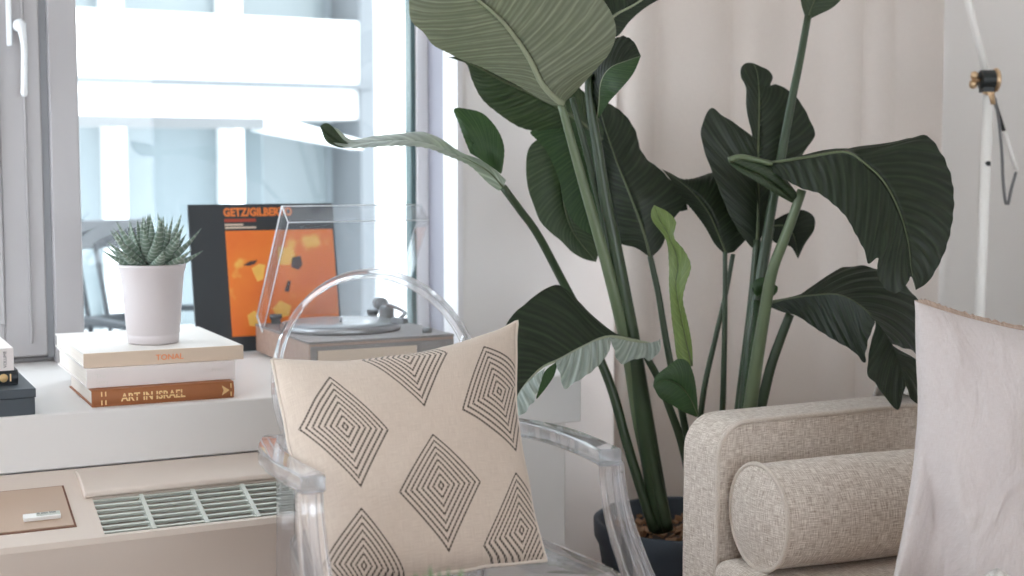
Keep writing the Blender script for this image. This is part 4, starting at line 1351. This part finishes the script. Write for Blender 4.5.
# F: leaf arching far out to the left, seen edge on, with a green lobe standing up
leaf('leaf_silver', [dict(Mid=[(503, 187), (490, 173), (474, 163), (455, 155), (430, 145), (405, 141), (376, 142), (352, 144), (334, 134), (320, 127)],
     Lft=[(499, 191), (488, 183), (470, 166), (450, 157), (426, 148), (400, 146), (376, 147), (350, 148), (332, 142), (320, 127)],
     Rgt=[(506, 180), (494, 169), (478, 159), (457, 152), (440, 139), (422, 132), (398, 134), (372, 137), (350, 140), (336, 128), (320, 127)],
     ds=[3.10, 3.05, 2.98, 2.92, 2.90], eL=-0.08, eR=0.10, bow=0.08, pleat=0.001)], ribr=0.003)
leaf('leaf_green', [dict(Mid=[(501, 174), (490, 166), (478, 158), (470, 153)], Lft=None,
     Rgt=[(502, 172), (504, 158), (504, 146), (500, 134), (492, 122), (482, 113), (468, 109), (454, 109), (459, 124), (464, 138), (470, 153)],
     ds=[3.10, 3.12, 3.10], bow=0.10)], rib=False)
leaf('leaf_mid', [dict(Mid=[(350, 147), (338, 142), (328, 134), (320, 126)], Lft=[(350, 148), (338, 147), (326, 141), (320, 126)],
     Rgt=[(350, 145), (342, 138), (333, 127), (326, 123), (320, 126)], ds=[2.89, 2.88], bow=0.2)], rib=False)
# G: drooping leaf at the lower left, dark top half and silver torn underside
leaf('leaf', [dict(Mid=[(656, 346), (634, 341), (608, 337), (583, 347), (560, 359), (540, 369), (520, 392), (508, 418)],
     Lft=None, Rgt=[(655, 345), (632, 338), (608, 333), (588, 312), (570, 292), (556, 285), (540, 292), (525, 304), (511, 317), (500, 340), (496, 380), (508, 418)],
     ds=[3.20, 3.12, 3.05, 2.98], eR=0.06, bow=0.04, pleat=0.0012, kp=18)], ribmat='midrib_pale', ribr=0.006)
leaf('leaf_silver', [dict(Mid=[(660, 340), (648, 343), (634, 342), (610, 337)], Rgt=None,
     Lft=[(660, 337), (660, 350), (650, 360), (640, 358), (630, 361), (620, 364), (614, 350), (610, 338)], ds=[3.18, 3.12], eL=-0.04, bow=0.05, kp=7, pleat=0.003),
     dict(Mid=[(610, 337), (596, 341), (583, 347), (570, 354), (556, 361)], Rgt=None,
     Lft=[(611, 340), (609, 351), (600, 364), (587, 375), (574, 383), (564, 389), (561, 378), (556, 364)], ds=[3.12, 3.05], eL=-0.05, bow=0.06, kp=8, pleat=0.003),
     dict(Mid=[(545, 368), (532, 378), (520, 392), (508, 418)], Rgt=None,
     Lft=[(545, 369), (540, 384), (534, 400), (526, 411), (518, 417), (508, 420)], ds=[3.03, 2.97], eL=-0.04, bow=0.06, kp=6, pleat=0.003)], rib=False)
leaf('leaf_green', [dict(Mid=[(556, 362), (545, 371), (540, 384), (536, 398)], Lft=None, Rgt=[(557, 366), (554, 376), (546, 388), (537, 399)], ds=[3.06, 3.02])], rib=False)
# H: young yellow-green leaf still half rolled, and its lower flap
leaf('leaf_young', [dict(Mid=[(692, 366), (686, 340), (680, 310), (676, 285), (678, 262), (669, 236), (661, 222), (654, 205)],
     Lft=[(690, 366), (678, 361), (674, 336), (671, 312), (669, 285), (669, 266), (666, 240), (653, 222), (651, 212), (654, 205)],
     Rgt=[(693, 366), (692, 345), (688, 322), (683, 300), (686, 284), (691, 266), (684, 250), (674, 237), (676, 222), (668, 212), (654, 205)],
     ds=[3.10, 3.06, 3.05], eL=0.02, eR=-0.03, bow=0.16)], ribr=0.003)
leaf('leaf_green', [dict(Mid=[(698, 416), (690, 398), (678, 384), (664, 380), (653, 386)],
     Lft=[(696, 417), (684, 412), (672, 405), (660, 398), (653, 386)],
     Rgt=[(698, 415), (697, 396), (694, 376), (688, 362), (678, 359), (668, 366), (656, 376), (653, 386)],
     ds=[3.10, 3.06], bow=0.10)], ribr=0.002)
# J: leaf hanging behind the stems with a brighter half in front of it
leaf('leaf_mid', [dict(Mid=[(575, 130), (565, 165), (563, 195), (572, 230), (596, 262)],
     Lft=[(560, 130), (540, 138), (529, 148), (526, 166), (528, 188), (534, 206), (540, 221), (550, 232), (561, 241), (572, 252), (584, 259), (596, 262)],
     Rgt=[(590, 130), (602, 170), (604, 210), (602, 240), (596, 262)],
     ds=[3.34, 3.36, 3.34], bow=0.05)])
leaf('leaf_green', [dict(Mid=[(560, 128), (580, 150), (590, 185), (598, 236)],
     Lft=[(545, 130), (530, 132), (540, 143), (548, 154), (555, 169), (560, 184), (563, 200), (569, 214), (578, 226), (590, 234), (598, 236)],
     Rgt=[(575, 122), (596, 140), (602, 190), (598, 236)], ds=[3.28, 3.30, 3.28], bow=0.04)], rib=False)
# L: large dark leaf right of the stems
leaf('leaf', [dict(Mid=[(650, 258), (646, 240), (638, 216), (628, 190), (616, 160), (604, 124), (598, 100)],
     Lft=[(648, 256), (636, 248), (624, 245), (614, 240), (606, 215), (600, 180), (597, 140), (598, 100)],
     Rgt=[(653, 256), (662, 246), (672, 222), (682, 208), (687, 198), (674, 184), (660, 169), (648, 160), (640, 148), (636, 132), (626, 116), (612, 105), (598, 100)],
     ds=[3.30, 3.30, 3.34], eL=0.03, eR=0.05, bow=0.05, kp=16)], ribr=0.005)
leaf('leaf', [dict(Mid=[(668, 200), (676, 206), (688, 210)], Lft=[(668, 196), (677, 194), (684, 196), (688, 210)], Rgt=[(668, 204), (678, 211), (688, 210)], ds=[3.36, 3.36])], rib=False)
# M: leaf low in the middle
leaf('leaf', [dict(Mid=[(726, 254), (718, 234), (708, 212), (694, 194), (678, 180), (662, 169)],
     Lft=[(722, 252), (714, 243), (705, 227), (694, 212), (682, 198), (672, 182), (662, 169)],
     Rgt=[(734, 252), (748, 236), (756, 210), (748, 186), (730, 172), (714, 172), (698, 177), (684, 180), (672, 174), (662, 169)],
     ds=[3.34, 3.36, 3.36], eL=-0.03, eR=0.05, bow=0.06)], ribr=0.004)
# N: upright leaf with a vertical midrib, torn lobe to the left
leaf('leaf', [dict(Mid=[(757, 242), (758, 215), (758, 186), (758, 155), (759, 120), (759, 92), (757, 72), (753, 63)],
     Lft=[(756, 190), (756, 165), (755, 138), (751, 128), (748, 118), (746, 104), (746, 88), (741, 77), (741, 68), (746, 63), (753, 63)],
     Rgt=[(760, 240), (775, 204), (790, 176), (803, 154), (814, 138), (815, 132), (810, 120), (804, 108), (797, 98), (788, 90), (776, 84), (770, 86), (773, 77), (768, 70), (760, 66), (753, 63)],
     ds=[3.30, 3.32, 3.36], eL=0.02, eR=0.03, bow=0.05, kp=14),
     dict(Mid=[(757, 244), (758, 222), (758, 195), (758, 168), (757, 140)],
     Lft=[(752, 248), (742, 236), (730, 216), (720, 192), (713, 174), (706, 156), (701, 136), (703, 122), (711, 108), (722, 115), (736, 124), (748, 133), (757, 140)],
     Rgt=None, ds=[3.30, 3.32], eL=-0.03, bow=0.05, kp=10)], ribr=0.006)
# P: the great arching leaf on the right, with a rolled base
leaf('leaf', [dict(Mid=[(770, 163), (790, 160), (815, 156), (845, 152), (863, 162), (880, 177), (893, 197), (903, 222), (909, 247), (911, 268), (916, 290)],
     Lft=[(764, 166), (782, 178), (803, 189), (818, 193), (833, 204), (846, 217), (855, 233), (865, 252), (868, 264), (878, 258), (877, 274), (885, 288), (896, 293), (906, 286), (911, 276), (916, 290)],
     Rgt=[(776, 161), (800, 157), (830, 150), (850, 149), (872, 148), (896, 142), (914, 137), (928, 136), (938, 148), (946, 162), (952, 180), (954, 204), (951, 229), (945, 251), (936, 270), (927, 283), (916, 290)],
     ds=[3.12, 3.06, 3.0, 2.95, 2.92], eL=-0.06, eR=0.06, bow=0.05, kp=20, pleat=0.002, n=120, m=12)], ribr=0.0055)
leaf('leaf_mid', [dict(Mid=[(729, 161), (744, 168), (762, 176), (780, 188), (794, 200)],
     Lft=[(728, 163), (740, 172), (754, 180), (774, 193), (792, 203)],
     Rgt=[(730, 158), (744, 158), (762, 163), (782, 175), (798, 194)], ds=[3.10, 3.10, 3.12], eL=-0.01, eR=0.01, bow=0.25, pleat=0)], rib=False)
stem([(729, 160), (740, 157), (756, 160), (772, 164)], [3.09, 3.11], 0.007, 0.006, 'stem_pale', 14, 'rolled_leaf_base')
# T: small dark leaf behind the right stems
leaf('leaf', [dict(Mid=[(772, 226), (784, 226), (794, 236), (798, 259)], Lft=[(770, 232), (774, 242), (785, 245), (792, 248), (798, 259)],
     Rgt=[(774, 220), (788, 213), (803, 210), (814, 217), (814, 230), (805, 244), (798, 259)], ds=[3.42, 3.44], bow=0.06)], ribr=0.003)
# V: the torn leaf drooping over the sofa arm
VM = [(768, 303), (790, 299), (812, 296), (837, 295), (856, 303), (874, 318), (889, 339), (899, 362), (906, 386)]
leaf('leaf', [dict(Mid=VM, Lft=None, Rgt=None, ds=[3.26, 3.20, 3.12, 3.05, 3.0]),
     dict(Mid=VM[:5] + [(875, 320)], Rgt=None,
     Lft=[(768, 306), (782, 312), (797, 316), (815, 328), (834, 340), (850, 349), (858, 356), (865, 363), (866, 350), (870, 335), (875, 323)],
     ds=[3.26, 3.20, 3.12, 3.06], eL=-0.03, bow=0.05, kp=12, pleat=0.002, m=12),
     dict(Mid=[(875, 320), (889, 339), (899, 362), (906, 386)], Rgt=None,
     Lft=[(876, 326), (871, 342), (868, 360), (868, 376), (876, 384), (884, 396), (898, 410), (903, 394), (906, 386)],
     ds=[3.06, 3.03, 3.0], eL=-0.03, bow=0.05, kp=6, pleat=0.002, m=12),
     dict(Mid=VM[:6] + [(891, 343)], Lft=None,
     Rgt=[(768, 301), (790, 298), (812, 293), (823, 280), (842, 268), (864, 266), (886, 272), (905, 285), (920, 304), (926, 326), (925, 356), (910, 350), (892, 344)],
     ds=[3.26, 3.20, 3.12, 3.03], eR=0.05, bow=0.05, kp=13, pleat=0.002, m=12),
     dict(Mid=[(891, 343), (899, 362), (906, 386)], Lft=None,
     Rgt=[(893, 347), (908, 355), (925, 364), (924, 380), (922, 394), (917, 404), (911, 398), (906, 386)],
     ds=[3.03, 3.0], eR=0.03, bow=0.05, kp=5, pleat=0.002, m=12)], ribr=0.006)
leaf('leaf_green', [dict(Mid=[(758, 296), (766, 292), (772, 288), (778, 287)], Lft=[(754, 294), (751, 286), (757, 279), (767, 278), (778, 287)],
     Rgt=[(764, 299), (772, 297), (777, 292), (778, 287)], ds=[3.24, 3.22], bow=0.3, pleat=0)], ribr=0.002)
# R: leaf leaving the frame at the top of the tallest stem
leaf('leaf_mid', [dict(Mid=[(807, 22), (812, 6), (822, -14), (836, -40)], Lft=[(806, 20), (801, 2), (800, -24), (836, -40)],
     Rgt=[(808, 20), (818, 15), (832, 8), (842, -2), (850, -20), (836, -40)], ds=[3.30, 3.30], bow=0.05)], ribr=0.003)

# stems, each rooted in the planter
stem([(560, 100), (576, 158), (593, 217), (606, 262), (619, 312), (630, 360), (640, 420), (652, 475), (660, 528)], [3.12, 3.2, 3.32], 0.0085, 0.022, 'stem_pale')
stem([(589, 74), (590, 104), (597, 146), (605, 197), (613, 236), (622, 285), (632, 340), (642, 405), (652, 468), (662, 530)], [3.14, 3.2, 3.30], 0.0095, 0.026, 'stem')
stem([(572, 98), (590, 165), (603, 215), (612, 255), (626, 310)], [3.16, 3.24], 0.006, 0.012, 'stem')
stem([(613, 220), (622, 262), (630, 306), (636, 352), (644, 410), (655, 470), (668, 530)], [3.20, 3.27], 0.006, 0.014, 'stem')
stem([(630, 296), (635, 340), (641, 396), (650, 448), (658, 490)], [3.235, 3.26], 0.0035, 0.005, 'stem_brown', 24, 'dry_sheath')
stem([(503, 187), (520, 210), (538, 235), (564, 284), (584, 322), (602, 364), (614, 396), (626, 440), (640, 486), (654, 530)], [3.10, 3.24, 3.26, 3.28], 0.0085, 0.0125, 'stem')
stem([(646, 356), (658, 378), (668, 404), (682, 444), (692, 490), (698, 530)], [3.20, 3.28], 0.008, 0.012, 'stem')
stem([(650, 256), (658, 292), (664, 328), (671, 366), (682, 412), (690, 460), (698, 528)], [3.30, 3.34], 0.007, 0.010, 'stem')
stem([(725, 252), (725, 300), (724, 360), (722, 420), (716, 480), (712, 528)], [3.34, 3.38], 0.0055, 0.009, 'stem')
stem([(733, 254), (726, 292), (715, 340), (704, 390), (698, 450), (700, 528)], [3.36, 3.40], 0.0055, 0.009, 'stem')
stem([(757, 240), (754, 280), (750, 320), (744, 370), (738, 420), (728, 480), (722, 528)], [3.30, 3.36], 0.009, 0.015, 'stem')
stem([(808, 16), (800, 60), (793, 94), (782, 152), (772, 206), (766, 242), (760, 282), (752, 330), (747, 380), (742, 430), (732, 528)], [3.30, 3.28, 3.30], 0.0085, 0.017, 'stem')
stem([(802, 190), (793, 216), (784, 240), (772, 272), (764, 316), (756, 366), (750, 410), (742, 470), (734, 528)], [3.12, 3.2, 3.28], 0.0105, 0.020, 'stem_pale')
stem([(790, 314), (780, 340), (771, 366), (764, 394), (758, 420), (748, 470), (738, 528)], [3.24, 3.26, 3.3], 0.0105, 0.016, 'stem')
stem([(772, 228), (766, 262), (758, 300), (750, 350)], [3.42, 3.36], 0.006, 0.009, 'stem')
stem([(757, 300), (756, 330), (752, 366), (748, 410)], [3.24, 3.27], 0.008, 0.016, 'leaf_green')

# loose cord by the wall
w_pts = [V(1.60, 3.44, 0.30), V(1.66, 3.45, 0.275), V(1.70, 3.46, 0.285), V(1.76, 3.45, 0.315), V(1.82, 3.46, 0.33), V(1.86, 3.48, 0.34), V(1.86, 3.505, 0.34)]
cd_ = MB().tube(catmull([V(1.580, 3.44, 0.31)] + w_pts, 40), 0.005, 8).build('power_cord', M['black'])
tag(cd_, 'thin dark cord running along the wall between ledge and planter', 'cord')

# ------------------------------------------------------------------ small plant at the lower edge of the frame
sb = at(441, 586, 1.62)
tb = thing('coffee_table', 'round table just below the frame carrying the small green plant', 'table', (sb.x - 0.02, sb.y - 0.1, 0))
TZ = sb.z - 0.080
MB().lathe([(0.0, TZ - 0.02), (0.28, TZ - 0.02), (0.285, TZ - 0.01), (0.28, TZ), (0.0, TZ)], 48, cap=False).build('tabletop', M['wood'], tb)
MB().lathe([(0.20, 0), (0.20, 0.015), (0.03, 0.03), (0.025, 0.05), (0.025, TZ - 0.018)], 32).build('pedestal', M['black'], tb)
sp_ = thing('small_succulent', 'small spiky green plant poking up at the lower edge before the cushion', 'plant', (sb.x, sb.y, TZ))
MB().lathe([(0.0, 0), (0.03, 0), (0.036, 0.045), (0.033, 0.045), (0.03, 0.038), (0, 0.038)], 32, cap=False).build('pot', M['ceramic'], sp_)
M['small_leaf'] = mat_plain('small_plant_leaf', rgb((130, 150, 110)), 0.5, var=0.3, scale=60)
random.seed(9)
for k in range(16):
    az = 2 * PI * k / 16 + random.uniform(-0.15, 0.15)
    succ_leaf(az, random.uniform(0.9, 1.35), random.uniform(0.055, 0.068), 0.014, V(0.008 * math.cos(az), 0.008 * math.sin(az), 0.036)).build('leaf', M['small_leaf'], sp_)

# ------------------------------------------------------------------ outside: balcony and the building across the street
structure('balcony_slab', MB().bb((-3, PY + 0.36, -0.15), (5.5, 7.2, -0.02)), M['paving'])
rl = thing('balcony_railing', 'grey topped glass balcony railing outside the window', 'railing', (0, 6.2, 0))
ry = 6.2
cR = at_plane(262, 118, (0, 1, 0), ry)
zt = at_plane(170, 122, (0, 1, 0), ry).z
def R_(p): return p - V(0, ry, 0)
MB().bb((-2.5, -0.03, zt - 0.025), (cR.x, 0.03, zt + 0.022)).build('handrail', M['rail'], rl)
# return of the rail running away from the corner
e1 = V(cR.x + 2.6, 5.2, zt - ry * 0)
p0, p1 = V(cR.x, 0, zt), V(cR.x + 2.3, 5.0, zt)
dd = (p1 - p0)
ang = math.atan2(dd.y, dd.x)
MB().box((p0 + p1) / 2, (dd.length, 0.10, 0.07), ang).build('handrail', M['rail_white'], rl)
for px in (114, 232):
    q = R_(at_plane(px, 200, (0, 1, 0), ry))
    MB().bb((q.x - 0.014, -0.014, -0.02), (q.x + 0.014, 0.014, zt)).build('post', M['rail_white'], rl)
M['rail_glass'] = mat_clear('railing_glass', (0.96, 0.98, 0.99, 1), 1.2)
MB().bb((-2.5, -0.006, 0.05), (cR.x, 0.006, zt - 0.03)).build('glass_panel', M['rail_glass'], rl)

BYD = 15.0
bl = thing('building', 'white apartment block with blue glazing across the street', 'building', (0, BYD, -9))
def B_(px, py): 
    q = at_plane(px, py, (0, 1, 0), BYD)
    return q.x, q.z + 9
xl = -9.0
xr = B_(352, 100)[0]
fac = MB()
fac.bb((xl, 0.35, 0), (xr, 6, 26))
fac.build('wall', M['facade_grey'], bl)
z20, z90, z96, z117, z330 = (B_(200, y)[1] for y in (20, 86, 94, 112, 330))
bands = []
H = B_(200, 16)[1] - B_(200, 112)[1]
for k in range(-2, 4):
    o_ = k * (z20 - z330 + 0.0) * 0 + k * 3.3
    zc0, zc1 = z90 + o_, z20 + o_
    MB().bb((xl, -0.55, zc0), (xr, 0.4, zc1)).build('balcony_parapet', M['building'], bl)
    MB().bb((xl, -0.5, zc0 - 0.34), (xr, 0.4, zc0 - 0.03)).build('slab_edge', M['building'], bl)
xs_ = [xl + 0.2 + i * 1.32 for i in range(40)]
i0 = B_(114, 100)[0]
posts = [i0 + (k) * (B_(232, 100)[0] - i0) for k in range(-8, 3)]
for x in posts:
    if xl < x < xr - 0.2:
        MB().bb((x - 0.09, -0.1, 0), (x + 0.09, 0.4, 26)).build('pier', M['building'], bl)
for k in range(-2, 4):
    o_ = k * 3.3
    for a, b in zip(posts, posts[1:]):
        if a > xl and a < xr - 0.3:
            MB().bb((a + 0.10, 0.28, z20 + o_ - 3.3 + 0.02), (min(b, xr) - 0.10, 0.36, z90 + o_ - 0.3)).build('window', M['facade_glass'], bl)
M['pier_and_shadow_grey'] = mat_plain('grey_pier_and_shadow', (0.13, 0.14, 0.15, 1), 0.6, spec=0.1)  # grey of the end pier, also of the painted shadow gap
MB().bb((xr - 0.12, -0.6, 0), (xr + 0.05, 0.4, 26)).build('end_pier', M['pier_and_shadow_grey'], bl)
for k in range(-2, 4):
    MB().bb((xl, -0.62, z90 + k * 3.3 - 0.02), (xr, -0.5, z90 + k * 3.3 + 0.035)).build('shadow_gap_strip', M['pier_and_shadow_grey'], bl)  # flat grey strip standing for the shadow line under each parapet
# plain white block to its right
xb0 = at_plane(359, 100, (0, 1, 0), 15.7).x
wb = MB().bb((xb0, 15.7, -9), (xb0 + 8, 22, 17)).build('tower_block', M['building'])
tag(wb, 'plain white tower block beside the glazed apartment building', 'building')
# street
structure('street_ground', MB().bb((-60, 8, -9.2), (60, 60, -9.0)), M['paving'])

# patio chair outside, just past the mullion
pc = thing('patio_chair', 'grey resin patio chair on the balcony behind the succulent', 'chair', (1.20, 4.85, -0.02), 0.5)
MB().prism([(-0.02, 0.43), (-0.02, 0.46), (0.42, 0.44), (0.42, 0.41)], -0.24, 0.24, 'YZ').build('seat', M['patio'], pc, 0.01)
br = MB()
def arc_row(z0, z1, dep):
    pts = [V(math.sin((j / 12 - 0.5) * 1.5) * 0.30, 0.44 + dep - 0.07 * (abs(j / 12 - 0.5) * 2) ** 2, (z0 + z1) / 2) for j in range(13)]
    br.ribbon(pts, V(0, 0, 1), z1 - z0, 0.022)
arc_row(0.88, 0.985, 0.12)
arc_row(0.60, 0.64, 0.04)
br.build('backrest', M['patio'], pc, 0.006)
for x in (-0.19, -0.095, 0.0, 0.095, 0.19):
    MB().tube([(x, 0.44 - 0.02 * (abs(x) / 0.19), 0.44), (x, 0.55 - 0.02 * (abs(x) / 0.19), 0.90)], 0.009, 8).build('spindle', M['patio'], pc)
for sx2 in (-1, 1):
    MB().ribbon([V(sx2 * 0.26, 0.50, 0.64), V(sx2 * 0.27, 0.25, 0.655), V(sx2 * 0.26, 0.02, 0.64)], V(1, 0, 0), 0.05, 0.022).build('armrest', M['patio'], pc, 0.004)
    MB().tube([(sx2 * 0.26, 0.04, 0.64), (sx2 * 0.24, 0.02, 0.43)], 0.012, 8).build('arm_post', M['patio'], pc)
for sx2 in (-1, 1):
    for y in (0.03, 0.40):
        MB().tube([(sx2 * 0.21, y, 0.43), (sx2 * 0.24, y + (0.05 if y > 0.2 else -0.03), 0)], 0.016, 10).build('leg', M['patio'], pc)
